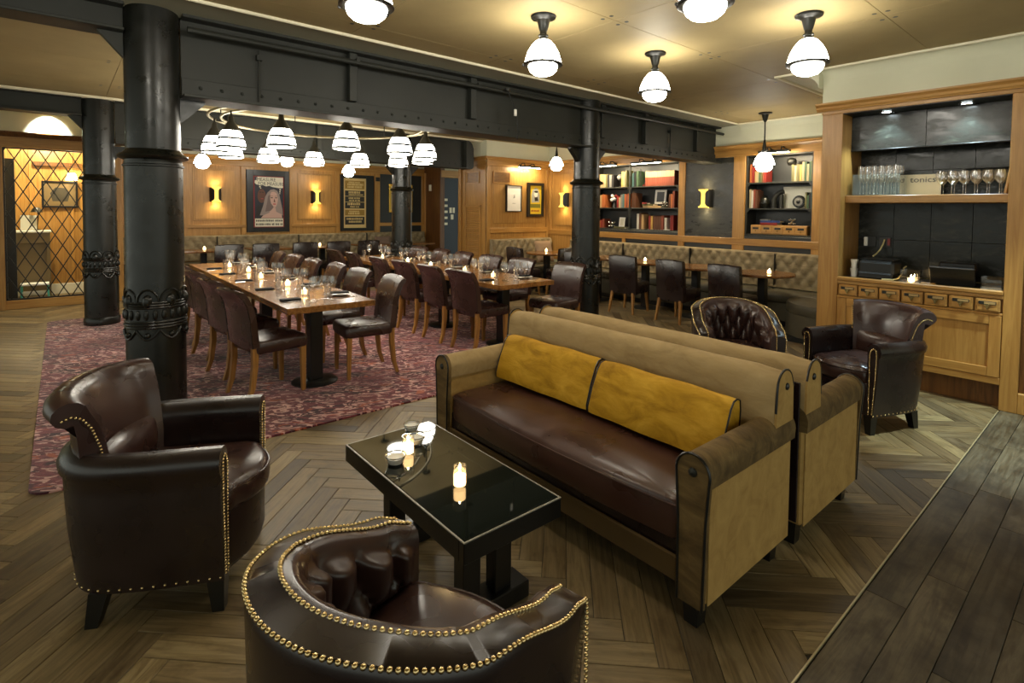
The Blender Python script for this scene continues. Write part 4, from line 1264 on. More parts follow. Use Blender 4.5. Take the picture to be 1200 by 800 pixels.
for (x, y, l) in ((7.02, 3.20, 'lit votive on the round table nearest the oak back bar'), (7.05, 5.20, 'lit votive on the round table right of the iron column'),
                  (7.05, 6.22, 'lit votive on the round table behind the iron column'), (7.10, 7.56, 'lit votive on the corner table below the yellow picture')):
    dup(c0, (x, y, .7485), 0, l)
sc = side_chair('dark upholstered chair facing the bookcase banquette, nearest the oak back bar')
sc.location = (6.66, 3.50, 0); sc.rotation_euler.z = -PI/2-.10
dup(sc, (6.66, 4.32, 0), -PI/2-.08, 'dark upholstered chair facing the bookcase banquette, middle of the three')
dup(sc, (6.66, 5.20, 0), -PI/2+.12, 'dark upholstered chair facing the bookcase banquette, next to the iron column')
dup(sc, (6.62, 6.15, 0), -PI/2+.3, 'dark upholstered chair half hidden behind the iron column')
dup(sc, (6.44, 7.46, 0), -PI/2-.1, 'dark upholstered chair left of the corner table below the pictures')
dup(sc, (6.95, 6.96, 0), -.15, 'dark upholstered chair with its back to the room at the corner table')
# tables and chairs along the poster wall
XS = [2.00, 3.15, 4.20, 5.35, 6.4]
pw = pedestal_table('x', (XS[0], 11.45, 0), square=(.38, .33))
pw['label'] = 'rectangular cafe table at the poster banquette, leftmost'
names = ['second from left', 'third from left', 'fourth from left', 'rightmost, behind the far column']
for x, nme in zip(XS[1:], names): dup(pw, (x, 11.45, 0), 0, 'rectangular cafe table at the poster banquette, %s' % nme)
for i, x in enumerate((2.00, 4.12)):
    dup(c0, (x, 11.36, .7485), 0, 'lit votive candle on the %s cafe table at the poster banquette' % ('leftmost' if i == 0 else 'third'))
for i, x in enumerate((2.28, 2.90, 3.62, 4.30, 4.95)):
    dup(sc, (x, 10.98, 0), rnd.uniform(-.05, .05), 'dark upholstered chair facing the poster banquette, %s from the left' % ORD[i], 'chairs along the poster banquette')

# ------------------------------------------------------------------ ring chandelier over the tables
ch = thing('ring_chandelier', 'large ring chandelier with twelve caged glass shades over the dining tables', 'chandelier', (2.604, 6.882, 0))
def circ(r, z, n=72): return [(r*math.cos(2*PI*k/n), r*math.sin(2*PI*k/n), z) for k in range(n)]
ringm = plain('ring_metal', lin(150,140,112), .35, .7)
MB().tube(circ(1.32, 2.62), .016, 8, True).build('outer_ring', ringm, ch, 60)
MB().tube(circ(1.19, 2.60), .014, 8, True).build('inner_ring', ringm, ch, 60)
for k in range(6):
    a = 2*PI*(k+.5)/6
    MB().tube([(1.32*math.cos(a), 1.32*math.sin(a), 2.62), (1.19*math.cos(a), 1.19*math.sin(a), 2.60)], .01, 6).tube([(1.255*math.cos(a), 1.255*math.sin(a), 2.61), (1.255*math.cos(a), 1.255*math.sin(a), CEIL)], .007, 6).lathe([(.05,CEIL-.02),(.05,CEIL-.001)], 12, (1.255*math.cos(a), 1.255*math.sin(a), 0)).build('hanger', steel_dark, ch, 60)
def shade(parent, x, y, z0):
    """bottom of the glass at z0"""
    T = Matrix.Translation((x, y, z0)) @ Matrix.Translation((0,0,.01)) @ Matrix.Scale(.83, 4)
    m = MB(); m.T = T
    g = m.lathe([(.0,.005),(.10,.0),(.165,.015),(.172,.03),(.160,.10),(.128,.20),(.10,.245)], 20, cap=False).build('glass_shade', chand_e, parent, 60)
    m = MB(); m.T = T
    m.lathe([(.112,.235),(.104,.25),(.06,.33),(.035,.36),(.03,.42),(.012,.44),(.012,.50)], 20, cap=False).build('cap', steel_dark, g, 50)
    m = MB(); m.T = T
    for r, z in ((.172,.025),(.150,.135)): m.lathe([(r-.004,z-.015),(r+.006,z-.015),(r+.006,z+.015),(r-.004,z+.015)], 20, cap=False)
    for k in range(3):
        a = 2*PI*k/3+.4
        m.tube([(.178*math.cos(a), .178*math.sin(a), .025), (.168*math.cos(a), .168*math.sin(a), .12), (.116*math.cos(a), .116*math.sin(a), .26)], .005, 5)
    m.build('cage', steel_dark, g, 60)
for k in range(12):
    a = math.radians(18+30*k); shade(ch, 1.255*math.cos(a), 1.255*math.sin(a), 2.165)

# ------------------------------------------------------------------ acorn glass lamps on the ceiling and pendants
def acorn(label, loc, drop=None, s=1.0):
    """loc = ceiling point; drop = length of rod"""
    t = thing('ceiling_lamp' if not drop else 'pendant_lamp', label, 'lamp', loc)
    d = -(drop or 0)
    m = MB()
    m.lathe([(.088,-.001),(.092,-.006),(.088,-.016),(.06,-.022),(.046,-.03),(.040,-.06),(.030,-.10 if not drop else -.10),(.012,-.13)], 20, cap=False)
    if drop: m.lathe([(.009,-.10),(.009,d)], 8)
    m.build('canopy', iron, t, 40)
    T = Matrix.Translation((0, 0, d)) @ Matrix.Scale(s, 4)
    m = MB(); m.T = T
    m.lathe([(.012,-.0),(.026,-.10),(.024,-.13),(.036,-.135),(.036,-.145),(.026,-.15),(.026,-.165),(.045,-.172)], 18, cap=False).build('neck', iron, t, 40)
    m = MB(); m.T = T
    g = m.lathe([(.036,-.168),(.058,-.18),(.088,-.215),(.112,-.26),(.128,-.31),(.132,-.335),(.130,-.345)], 24, cap=False).build('glass_dome', globe_e, t, 60)
    m = MB(); m.T = T
    m.lathe([(.104,-.349),(.104,-.36),(.095,-.385),(.070,-.408),(.035,-.42),(0,-.423)], 24, cap=False).build('glass_bowl', globe_e, t, 60)
    m = MB(); m.T = T
    m.lathe([(.104,-.351),(.130,-.351),(.140,-.345),(.140,-.337),(.131,-.334)], 24, cap=False)
    for k in range(3):
        a = 2*PI*k/3+.3; m.sphere((.142*math.cos(a), .142*math.sin(a), -.343), .010, 6, 4)
    m.build('band', iron, t, 40)
    return t
acorn('acorn glass ceiling lamp cut by the top edge, nearest the girder', (1.21, 2.66, CEIL))
acorn('acorn glass ceiling lamp hanging right of centre over the front sofa', (2.623, 2.852, CEIL))
acorn('acorn glass ceiling lamp cut by the top edge, above the right end of the sofas', (2.45, 1.475, CEIL))
acorn('acorn glass ceiling lamp next to the plaster corner above the oak back bar', (3.958, 1.58, CEIL))
acorn('acorn glass ceiling lamp behind the others, in the middle of the ceiling', (3.94, 2.841, CEIL))
acorn('acorn glass pendant lamp on a rod in front of the right bookcase', (7.376, 3.478, CEIL), .37, 1.05)
acorn('acorn glass pendant lamp beside the foreground column at the poster wall', (1.92, 11.0, CEIL), .28, 1.0)
acorn('acorn glass pendant lamp in front of the lettered playbill poster', (4.60, 11.0, CEIL), .30, 1.0)
acorn('acorn glass pendant lamp near the middle of the poster wall, half hidden by shades', (3.36, 11.0, CEIL), .16, 1.0)
acorn('acorn glass pendant lamp by the corner with the framed pictures', (7.0, 7.207, CEIL), .22, 1.0)
for i, (x, y) in enumerate(((-.20, 2.75), (1.21, 1.475))):  # added lamps out of view, there to light the lounge
    acorn('acorn glass ceiling lamp added out of view above the camera, %s from the girder' % ORD[i], (x, y, CEIL)).__setitem__('group', 'added ceiling lamps outside the picture')
# ================================================================== BACK BAR (built-in oak cabinet)
def W(t):
    m = MB(); m.T = Matrix.Translation(-Vector(t.location)); return m
bar = thing('back_bar_cabinet', 'tall built-in oak back bar with a niche, shelf and seven small drawers', 'cabinet', (5.62, 1.3, 0))
def P(name, m, *a, bev=.004, smooth=None, t=bar): return W(t).box(*a, bev).build(name, m, t, smooth)
P('side_pier', oak_v, 5.62, 6.28, 1.905, 2.085, 0, 2.50)
P('side_pier', oak_v, 5.62, 6.28, .60, .708, 0, 2.50)
P('end_panel', oak_dark, 5.665, 5.69, -.32, .60, .16, 2.50)
P('end_stile', oak_v, 5.62, 5.69, -.5, -.32, 0, 2.50)
P('end_rail', oak_v, 5.625, 5.69, -.32, .60, 0, .16)
P('niche_ceiling', black_m, 5.63, 6.28, .708, 1.905, 2.492, 2.515)
P('header', oak_y, 5.615, 6.28, -.5, 2.09, 2.50, 2.545)
W(bar).prism([(5.62-a, 2.53+b) for a, b in cornice_poly(.075)], -2.0, 2.13, 'xz').build('cornice', oak_y, bar, None)
tile = NT('black_tile'); _b = tile.bsdf(lin(40,41,38), .25, 0, .3)
_n = tile.noise(tile.coord('Object', (1, 2.5, 6)), 2.2, 7, .65, 1.2)
tile.l(tile.ramp(_n, [(.4, lin(24,25,22)), (.60, lin(36,37,32)), (.78, lin(96,96,82))]), _b.inputs['Base Color'])
tile.l(tile.ramp(_n, [(.35, (.14,)*3+(1,)), (.7, (.4,)*3+(1,))]), _b.inputs['Roughness']); tile = tile.m
for y0, y1 in ((.709, 1.305), (1.308, 1.904)): P('bulkhead_panel', tile, 5.86, 5.875, y0, y1, 2.165, 2.491, bev=.001)
P('bulkhead_edge', black_m, 5.85, 5.90, .709, 1.904, 2.155, 2.166)
for y0, y1 in ((.709, 1.00), (1.003, 1.305), (1.308, 1.60), (1.603, 1.904)):
    for z0, z1 in ((.955, 1.30), (1.303, 1.655), (1.72, 1.965), (1.968, 2.25)): P('tile', tile, 6.15, 6.165, y0, y1, z0, z1, bev=.001)
P('steel_ledge', black_m, 6.05, 6.15, .709, 1.06, 1.955, 1.965)
P('shelf', oak_y, 5.745, 6.15, .708, 1.905, 1.655, 1.725)
P('counter', blackwood, 5.66, 6.15, .708, 1.905, .925, .945)
P('counter_edge', oak_y, 5.60, 5.66, .708, 1.905, .918, .952, bev=.006)
P('carcase', oak_v, 5.645, 6.15, .708, 1.905, .20, .918)
P('toe_kick', oak_dark, 5.72, 5.74, .708, 1.905, 0, .20)
P('face_rail', oak_y, 5.618, 5.646, .708, 1.905, .885, .918)
P('face_rail', oak_y, 5.618, 5.646, .708, 1.905, .752, .772)
P('face_rail', oak_y, 5.618, 5.646, .708, 1.905, .20, .255)
BM_label = plain('drawer_label', lin(170,140,90), .7)
pull_m = plain('brass_pull', lin(226,196,128), .25, 1.0)
for i in range(7):
    y0 = .722+i*.1685; y1 = y0+.155
    d = P('drawer', oak_y, 5.606, 5.646, y0, y1, .777, .880, bev=.007); c = (y0+y1)/2
    P('drawer_panel', oak_y, 5.600, 5.6065, y0+.014, y1-.014, .790, .867, bev=.004)
    lb = W(bar).box(5.594, 5.601, c-.055, c+.055, .836, .862, .002); lb.build('label_holder', steel_dark, d, None).location = (0,0,0)
    W(bar).box(5.5925, 5.5945, c-.05, c+.02, .840, .858).build('label', BM_label, d, None)
    kn = W(bar).prism([(c-.022, .836), (c+.022, .836), (c+.008, .818), (c+.004, .800), (c-.004, .800), (c-.008, .818)], 5.580, 5.597, 'yz')
    kn.build('cup_pull', pull_m, d, None)
for y0, y1 in ((.712, 1.305), (1.31, 1.90)):
    d = P('door', oak_v, 5.632, 5.646, y0, y1, .258, .75)
    for a, b in ((y0, y0+.075), (y1-.075, y1)): W(bar).box(5.614, 5.633, a, b, .258, .75, .003).build('door_stile', oak_v, d, None)
    for a, b in ((.258, .33), (.678, .75)): W(bar).box(5.614, 5.633, y0+.076, y1-.076, a, b, .003).build('door_rail', oak_y, d, None)
cool_e = emit('downlight_lens', (.80, .95, 1.0), 14.0)
for i, (y, lab) in enumerate(((1.59, 'left recessed downlight in the back bar niche ceiling'), (1.012, 'right recessed downlight in the back bar niche ceiling'))):
    t = thing('downlight', lab, 'lamp', (5.76, y, 2.4915))
    MB().lathe([(.040,-.001),(.058,-.001),(.058,-.008),(.046,-.010),(.040,-.004)], 24, cap=False).build('trim_ring', chrome, t, 50)
    MB().lathe([(.041,-.003),(0,-.003)], 24, cap=False).build('lens', cool_e, t, 50)
    l = bpy.data.lights.new('downlight_beam', 'SPOT'); l.energy = 11; l.color = (.66, .90, 1.0); l.spot_size = math.radians(100); l.spot_blend = .5; l.shadow_soft_size = .035
    o = bpy.data.objects.new('downlight_beam', l); COL.objects.link(o); o.parent = t; o.location = (0, 0, -.02)
# things on the counter
pr_ = thing('receipt_printer', 'black receipt printer at left on the back bar counter', 'printer', (5.86, 1.628, .9455))
MB().box(-.13, .13, -.148, .148, .03, .17, .025).build('body', black_m, pr_, 30)
MB().box(-.15, -.10, -.14, .14, .0, .06, .012).build('paper_slot', blackwood, pr_, 30)
MB().box(-.10, .12, -.14, .14, .171, .185, .006).build('lid', blackwood, pr_, 30)
pos = thing('cash_terminal', 'black cash terminal with a pale slot at right on the back bar counter', 'terminal', (5.87, 1.05, .9455))
m = MB(); m.T = Matrix.Rotation(math.radians(-25), 4, 'Y')
m.box(-.13, -.11, -.155, .155, .06, .235, .006); m.build('screen', black_m, pos, 30)
MB().box(-.12, .13, -.10, .12, 0, .11, .012).build('base', black_m, pos, 30)
MB().box(-.126, -.119, -.07, .09, .088, .096, .001).build('slot', white_m, pos, None)
MB().box(.0, .12, -.13, .13, .112, .19, .012).build('housing', black_m, pos, 30)
cc = thing('paper_cup', 'white paper cups stacked at the left end of the back bar counter', 'cup', (5.80, 1.822, .9455))
MB().lathe([(.026,0),(.034,.075),(.036,.078),(.034,.080)], 18, cap=False).build('lower_cup', white_m, cc, 40)
MB().lathe([(.0,.078),(.022,.082),(.027,.098),(.024,.11),(.034,.165),(.0,.166)], 18, cap=False).build('upper_cup', white_m, cc, 40)
hb = thing('hurricane_candle', 'square glass box with a lit candle on the back bar counter', 'candle', (5.80, 1.36, .9455))
for a in ((-.05,.05,-.075,-.072), (-.05,.05,.072,.075), (-.05,-.047,-.072,.072), (.047,.05,-.072,.072)): MB().box(*a, 0, .105).build('pane', glass_lo, hb, None)
MB().lathe([(.024,.002),(.026,.03),(0,.03)], 14).build('wax', wax, hb, 50)
MB().lathe([(.001,.03),(.006,.04),(.004,.052),(0,.062)], 8, cap=False).build('flame', candle_e, hb, 50)
gt = thing('glass_tray', 'stack of two clear glass trays at the right end of the back bar counter', 'tray', (5.80, .80, .9455))
for z in (0, .05):
    for a in ((-.06,.06,-.065,-.062), (-.06,.06,.062,.065), (-.06,-.057,-.062,.062), (.057,.06,-.062,.062)): MB().box(*a, z+.006, z+.048).build('pane', glass_lo, gt, None)
    MB().box(-.06, .06, -.065, .065, z, z+.005).build('tray_base', white_m if z == 0 else glass_lo, gt, None)
tag(MB().box(5.70, 5.74, 1.16, 1.27, .9455, .957, .004).build('wooden_tray', oak_y, smooth=None), 'small wooden tray in front of the cash terminal', 'tray')
for (y, lab, kids) in ((1.795, 'black double wall socket with a white adapter, left on the back bar tile', 0), (1.668, 'black wall socket with a red tab on the back bar tile', 1)):
    t = thing('wall_socket', lab, 'socket', (6.15, y, 1.275))
    MB().box(-.010, -.0005, -.052, .052, -.052, .052, .003).build('plate', black_m, t, None)
    if kids == 0: MB().box(-.035, -.011, .018, .050, -.045, .045, .004).build('adapter', white_m, t, None)
    else: MB().box(-.018, -.011, -.046, -.022, -.03, .035, .002).build('red_tab', plain('red_tab', lin(130,40,36), .5), t, None)
cordm = plain('cord_cream', lin(212,196,140), .5)
tag(MB().tube([(6.13, 1.668, 1.30), (6.11, 1.672, 1.26), (6.06, 1.685, 1.20), (6.0, 1.70, 1.16), (5.93, 1.705, 1.145)], .007, 8).build('power_cord', cordm), 'cream power cord hanging from the socket down to the receipt printer', 'cord')
tag(MB().tube([(6.02, 1.455, 1.06), (5.96, 1.457, 1.05), (5.90, 1.458, 1.0), (5.80, 1.46, .962), (5.71, 1.48, .953), (5.69, 1.56, .953)], .007, 8).build('data_cord', cordm), 'cream cord looping down to the counter right of the receipt printer', 'cord')
# glasses on the shelf
SZ = 1.7255
acr = thin_glass('aqua_acrylic', (.95, .995, .99, 1), base=.06)
tr = thing('acrylic_tray', 'clear aqua acrylic tray holding tall flutes at left on the back bar shelf', 'tray', (5.93, 1.665, SZ))
for a in ((-.15,-.145,-.195,.195), (.145,.15,-.195,.195), (-.145,.145,-.195,-.19), (-.145,.145,.19,.195)): MB().box(*a, .006, .20, 0).build('pane', acr, tr, None)
MB().box(-.15, .15, -.195, .195, 0, .005).build('tray_base', acr, tr, None)
def flute():
    t = thing('champagne_flute', 'x', 'glass')
    MB().lathe([(.026,0),(.026,.002),(.005,.006),(.0035,.012),(.0035,.11),(.012,.125),(.023,.17),(.024,.22),(.021,.275)], 14, cap=False).build('glass', glass, t, 60)
    return t
fl = flute(); ff_ = [True]
for i in range(6):
    for j in range(3):
        place(fl, ff_, (5.85+j*.085, 1.81-i*.058, SZ+.0065), rnd.uniform(0, 3), 'champagne flute in the aqua tray, %s from left in the %s row' % (ORD[i], ('front','middle','back')[j]), 'champagne flutes in the aqua tray')
sb = thing('shelf_sign', 'cream board lettered in black behind the glasses on the back bar shelf', 'sign', (6.02, 1.35, SZ))
MB().box(-.006, .006, -.135, .135, 0, .195, .002).build('board', paper, sb, None)
def text_mesh(s, size, extrude=.001, align='CENTER'):
    c = bpy.data.curves.new('lettering', 'FONT'); c.body = s; c.size = size; c.extrude = extrude; c.align_x = align; c.align_y = 'CENTER'; c.resolution_u = 2
    o = bpy.data.objects.new('lettering', c); me = bpy.data.meshes.new_from_object(o)
    bpy.data.objects.remove(o); bpy.data.curves.remove(c); return me
def lettering(s, size, m, parent, loc, facing, sx=1.0, name='lettering'):
    me = text_mesh(s, size); me.materials.clear(); me.materials.append(m)
    R = {'-y': Matrix.Rotation(PI/2, 4, 'X'), '-x': Matrix.Rotation(-PI/2, 4, 'Z') @ Matrix.Rotation(PI/2, 4, 'X')}[facing]
    o = bpy.data.objects.new(name, me); COL.objects.link(o); o.parent = parent
    o.matrix_local = Matrix.Translation(loc) @ R @ Matrix.Diagonal((sx, 1, 1, 1)); return o
lettering('tonics', .075, black_m, sb, (-.0075, 0, .145), '-x', 1.1)
wg = [0]
for i in range(6):
    for j in range(2):
        o = put('wine', 5.84+j*.105, 1.183-i*.0785, SZ, rnd.uniform(0, 3), 'wine glass on the back bar shelf, %s from left in the %s row' % (ORD[i], ('front','back')[j]), 'wine glasses on the back bar shelf')
bw = MB(); bw.T = Matrix.Rotation(math.radians(8), 4, 'X'); bw.box(-.12, .12, -.009, .009, .003, .24, .003)
bb = bw.build('wooden_board', oak_v, smooth=None); bb.location = (5.93, .752, SZ+.002); tag(bb, 'small wooden board leaning at the right end of the back bar shelf', 'board')

# ================================================================== BOOKCASES IN THE RIGHT WALL
def bookcase(label, y0, y1, mids):
    t = thing('bookcase', label, 'bookcase', (8.11, (y0+y1)/2, 1.20))
    w = lambda: W(t)
    w().box(8.425, 8.445, y0, y1, 1.20, 2.435).build('back_panel', darkpanel, t, None)
    for a in (y0, y1-.018): w().box(8.12, 8.425, a, a+.018, 1.20, 2.435).build('side', steel_dark, t, None)
    w().box(8.12, 8.425, y0+.018, y1-.018, 2.415, 2.435).build('top', steel_dark, t, None)
    for z in (1.20, 1.598, 1.993):
        w().box(8.11, 8.425, y0+.018, y1-.018, z, z+.022, .003).build('shelf', girder_m, t, None)
    ys = [y0+.012]+list(mids)+[y1-.012]
    for a in ys: w().box(8.095, 8.118, a-.014, a+.014, 1.20, 2.435, .003).build('post', girder_m, t, None)
    for a, b in zip(ys, ys[1:]):
        for z in (1.598, 1.993):
            for s, q in ((1, a+.014), (-1, b-.014)):
                w().prism([(q, z), (q+s*.05, z), (q, z-.05)], 8.10, 8.112, 'yz').build('corner_brace', girder_m, t, None)
    return t
bookcase('left black steel bookcase of two bays, beside the iron column', 5.28, 7.305, (6.36,))
bookcase('right black steel bookcase behind the hanging pendant lamp', 3.095, 4.095, ())
BC = {'cream': lin(164,148,112), 'tan': lin(176,142,96), 'orange': lin(168,92,46), 'red': lin(132,40,34), 'rust': lin(128,62,42), 'brown': lin(92,58,38), 'black': lin(30,28,28), 'green': lin(66,88,62), 'olive': lin(100,95,58), 'blue': lin(44,66,120), 'grey': lin(120,118,112), 'white': lin(200,194,180), 'teal': lin(70,104,104), 'yellow': lin(184,148,78)}
BM = {k: plain('book_'+k, c, .55, 0, .35, .05, 90, .08) for k, c in BC.items()}
bookc = {}
def book(y, w, h, d, col, z, where, tilt=0.0, two=None):
    """upright book with its spine to the room"""
    m = MB()
    m.box(0, d, -w/2, -w/2+.0025, 0, h).box(0, d, w/2-.0025, w/2, 0, h).box(-.001, .003, -w/2, w/2, 0, h)
    m.cur = 1; m.box(.0031, d-.004, -w/2+.0026, w/2-.0026, .003, h-.004)
    mats = [BM[col], paper]
    if two: m.cur = 2; m.box(-.0025, -.0012, -w/2, w/2, h*.60, h*.995); mats.append(BM[two])
    o = m.build('book', mats, smooth=None)
    o.location = (8.15, y, z+(.002 if not tilt else .002+abs(math.sin(tilt))*w/2)); o.rotation_euler = (tilt, 0, 0)
    k = (where, col); bookc.setdefault(k, []).append(o); o['_h'] = h
    return o
def row(y_left, y_right, cols, z, where, h=.24, hv=.03, two=None, tilt=0):
    n = len(cols); w = (y_left-y_right)/n
    for i, c in enumerate(cols):
        book(y_left-w*(i+.5), w-.004, h+rnd.uniform(-hv, hv), .20, c, z, where, tilt, two)
S1, S2, S3 = 1.222, 1.620, 2.015
A = 'left bookcase top shelf'
row(7.22, 6.95, ['cream','tan','cream','tan','cream','olive'], S3, A+', left bay', .26, .01)
row(6.95, 6.79, ['black','grey','black'], S3, A+', left bay', .245, .01)
row(6.60, 6.47, ['yellow','cream','olive'], S3, A+', left bay', .30, .015)
row(6.345, 6.20, ['teal','black','green'], S3, A+', right bay', .27, .02)
row(6.04, 5.42, ['rust']*14, S3, A+', right bay', .265, .003, 'cream')
A = 'left bookcase middle shelf'
row(7.22, 6.99, ['orange','orange','tan','orange','orange'], S2, A+', left bay', .25, .01)
row(6.70, 6.52, ['red','cream','grey','teal'], S2, A+', left bay', .23, .04)
row(6.52, 6.40, ['orange','rust','orange'], S2, A+', left bay', .26, .01)
row(6.345, 6.25, ['brown','brown'], S2, A+', right bay', .27, .01)
row(5.53, 5.41, ['brown','orange','rust'], S2, A+', right bay', .25, .05)
A = 'left bookcase bottom shelf'
row(7.22, 7.02, ['red','rust','orange','red','rust'], S1, A+', left bay', .17, .03)
row(6.22, 6.06, ['white','brown','tan'], S1, A+', right bay', .29, .02)
row(5.95, 5.86, ['red','yellow'], S1, A+', right bay', .26, .01)
row(5.85, 5.63, ['brown','brown','brown','rust'], S1, A+', right bay', .25, .01)
row(5.61, 5.56, ['white'], S1, A+', right bay', .22, .0)
row(5.49, 5.42, ['red','red'], S1, A+', right bay', .27, .01)
A = 'right bookcase top shelf'
row(4.06, 3.99, ['orange','red'], S3, A+', left end', .29, .01)
row(3.98, 3.80, ['tan','cream','green','olive','rust','red'], S3, A+', left end', .20, .03)
row(3.43, 3.28, ['olive','cream','olive','yellow'], S3, A+', right end', .24, .01)
row(3.28, 3.12, ['cream','green','cream','green','olive'], S3, A+', right end', .27, .03)
A = 'right bookcase middle shelf'
row(4.06, 3.93, ['cream','white','rust','brown'], S2, A+', left end', .26, .04)
row(3.23, 3.12, ['olive','green','black','teal'], S2, A+', right end', .22, .05)
for (wh, col), bs in bookc.items():
    bs.sort(key=lambda o: -o.location.y); n = len(bs)
    for i, o in enumerate(bs):
        del o['_h']
        if n == 1: lb = 'only %s upright book on %s' % (col, wh)
        elif col == 'rust' and n > 8: lb = 'rust and cream volume, %s of the matching set, %s' % (ORD[i], wh)
        else: lb = '%s upright book, %s %s one from left, %s' % (col, ORD[i], col, wh)
        tag(o, lb, 'book', 'books on the %s' % wh.split(',')[0])
def lying(y, x, z, lx, ly, h, col, label, rz=0):
    m = MB(); m.box(-lx/2, lx/2, -ly/2, ly/2, 0, .003).box(-lx/2, lx/2, -ly/2, ly/2, h-.003, h).box(-lx/2, -lx/2+.003, -ly/2, ly/2, .003, h-.003)
    m.cur = 1; m.box(-lx/2+.0031, lx/2-.004, -ly/2+.004, ly/2-.004, .003, h-.003)
    o = m.build('book', [BM[col], paper], smooth=None); o.location = (x, y, z+.001); o.rotation_euler.z = rz
    return tag(o, label, 'book', 'books lying flat in the bookcases')
lying(5.90, 8.25, S2, .16, .40, .035, 'tan', 'tan book lying flat under the small framed picture in the left bookcase')
lying(6.0, 8.25, S2+.036, .15, .24, .035, 'olive', 'olive book lying on the tan book under the small framed picture')
lying(6.05, 8.20, S2+.072, .12, .10, .025, 'red', 'small red book on top of the flat pile in the left bookcase')
lying(6.62, 8.22, S1, .18, .26, .03, 'olive', 'olive book lying flat under the small photo, bottom shelf of left bookcase')
lying(5.72, 8.19, S1+.0, .08, .5, .012, 'white', 'thin white book lying flat at the front, bottom shelf of left bookcase')
lying(3.74, 8.22, 1.3655, .17, .26, .035, 'red', 'red book lying on the oak card drawers in the right bookcase')
lying(3.72, 8.22, 1.402, .16, .30, .03, 'blue', 'blue book lying on the red book in the right bookcase')
lying(3.82, 8.21, 1.433, .12, .12, .018, 'grey', 'small grey book topping the red and blue books in the right bookcase')
# small framed picture, photo, sculpture pieces
def small_frame(label, loc, w, h, tilt, fm, img):
    t = thing('framed_photo', label, 'picture', loc); T = Matrix.Rotation(tilt, 4, 'Y')
    def b(*a, nm='frame', m=fm):
        q = MB(); q.T = T; q.box(*a, .002); q.build(nm, m, t, None)
    f = w*.16
    b(-.010, .010, -w/2, -w/2+f, 0, h); b(-.010, .010, w/2-f, w/2, 0, h); b(-.010, .010, -w/2+f, w/2-f, 0, f); b(-.010, .010, -w/2+f, w/2-f, h-f, h)
    b(-.003, .006, -w/2+f, w/2-f, f, h-f, nm='print', m=img)
    return t
small_frame('small white framed dark picture on the flat books in the left bookcase', (8.28, 5.80, S2+.072), .24, .26, .12, plate_m, black_m)
small_frame('small pale photo on the bottom shelf of the left bookcase', (8.26, 6.66, S1+.031), .14, .18, .14, white_m, paper)
ld = MB().box(-.004, .004, -.21, .21, 0, .33, .001).build('ledger_sheet', paper, smooth=None); ld.location = (8.36, 3.43, S2+.003); ld.rotation_euler.y = .1
tag(ld, 'large pale ledger sheet leaning at the back of the right bookcase', 'paper')
def ornament(kind, label, loc):
    t = thing(kind, label, 'ornament', loc); return t
o = ornament('ring_ornament', 'round dark metal ring ornament in front of the ledger sheet in the right bookcase', (8.20, 3.33, S2+.003))
MB().lathe([(.085,-.02),(.095,0),(.085,.02)], 28, (0, 0, .095), 'x').build('case', iron, o, 40)
MB().lathe([(.06,-.024),(.0,-.026)], 24, (0, 0, .095), 'x', cap=False).build('inset', BM['grey'], o, 40)
MB().sphere((-.024, 0, .095), .03, 10, 6, sx=.5).build('boss', iron, o, 50)
o = ornament('round_pot', 'round dark pot on the middle shelf of the right bookcase', (8.22, 3.845, S2+.003))
MB().lathe([(.045,0),(.075,.05),(.08,.09),(.06,.15),(.035,.17),(.045,.19)], 24).build('body', iron, o, 50)
o = ornament('pipe_bookend', 'curved grey pipe piece on the middle shelf of the right bookcase', (8.22, 3.655, S2+.003))
MB().tube([(0, .05, 0), (0, .05, .12), (0, .02, .19), (0, -.05, .24), (0, -.09, .25)], .035, 14).build('elbow', steel_dark, o, 50)
MB().tube([(.0, -.06, 0), (0, -.06, .20)], .03, 14).build('upright', steel_dark, o, 50)
def jacks(label, loc):
    o = ornament('metal_jacks', label, loc); m = MB(); r = .05
    for a in (Vector((1,1,1)), Vector((1,-1,1)), Vector((-1,1,1)), Vector((1,1,-1))):
        a = a.normalized(); m.tube([a*-r+Vector((0,0,.045)), a*r+Vector((0,0,.045))], .008, 6)
        for s in (-1, 1): m.sphere(a*(s*r)+Vector((0,0,.045)), .015, 8, 5)
    m.build('jack', chrome, o, 50); return o
jacks('silver jack ornament on the card drawers in the right bookcase', (8.20, 3.42, 1.382))
jacks('silver jack ornament on the bottom shelf of the left bookcase', (8.20, 6.86, S1+.016)).scale = (1.3, 1.3, 1.3)
jacks('small silver jack ornament on the middle shelf of the left bookcase', (8.20, 5.64, S2+.016))
o = ornament('white_flower_ornament', 'white and red flower ornament on the middle shelf, left bay of left bookcase', (8.20, 6.80, S2+.002))
MB().lathe([(.04,0),(.03,.05),(.02,.10),(.03,.12)], 16).build('vase', darkpanel, o, 50)
for dx, dy, dz, mm in ((0,0,.17,white_m),(0,.06,.15,white_m),(0,-.04,.22,BM['red']),(0,.05,.23,white_m)):
    MB().sphere((dx, dy, dz), .038, 9, 6).build('bloom', mm, o, 60)
o = ornament('folded_ornament', 'white and red folded paper ornament on the top shelf of the left bookcase', (8.30, 6.115, S3+.002)); o.scale = (.85, .85, .85)
MB().add([(-.06,-.07,0),(.06,-.07,0),(.06,.08,0),(-.06,.08,0),(0,-.02,.13)], [(3,2,1,0),(0,1,4),(1,2,4),(2,3,4),(3,0,4)]).build('paper_cone', white_m, o, None)
MB().add([(-.05,-.03,.002),(.03,-.03,.002),(.03,.05,.002),(-.05,.05,.002),(-.02,.0,.09)], [(3,2,1,0),(0,1,4),(1,2,4),(2,3,4),(3,0,4)]).build('red_fold', BM['red'], o, None).location = (-.035, .01, 0)
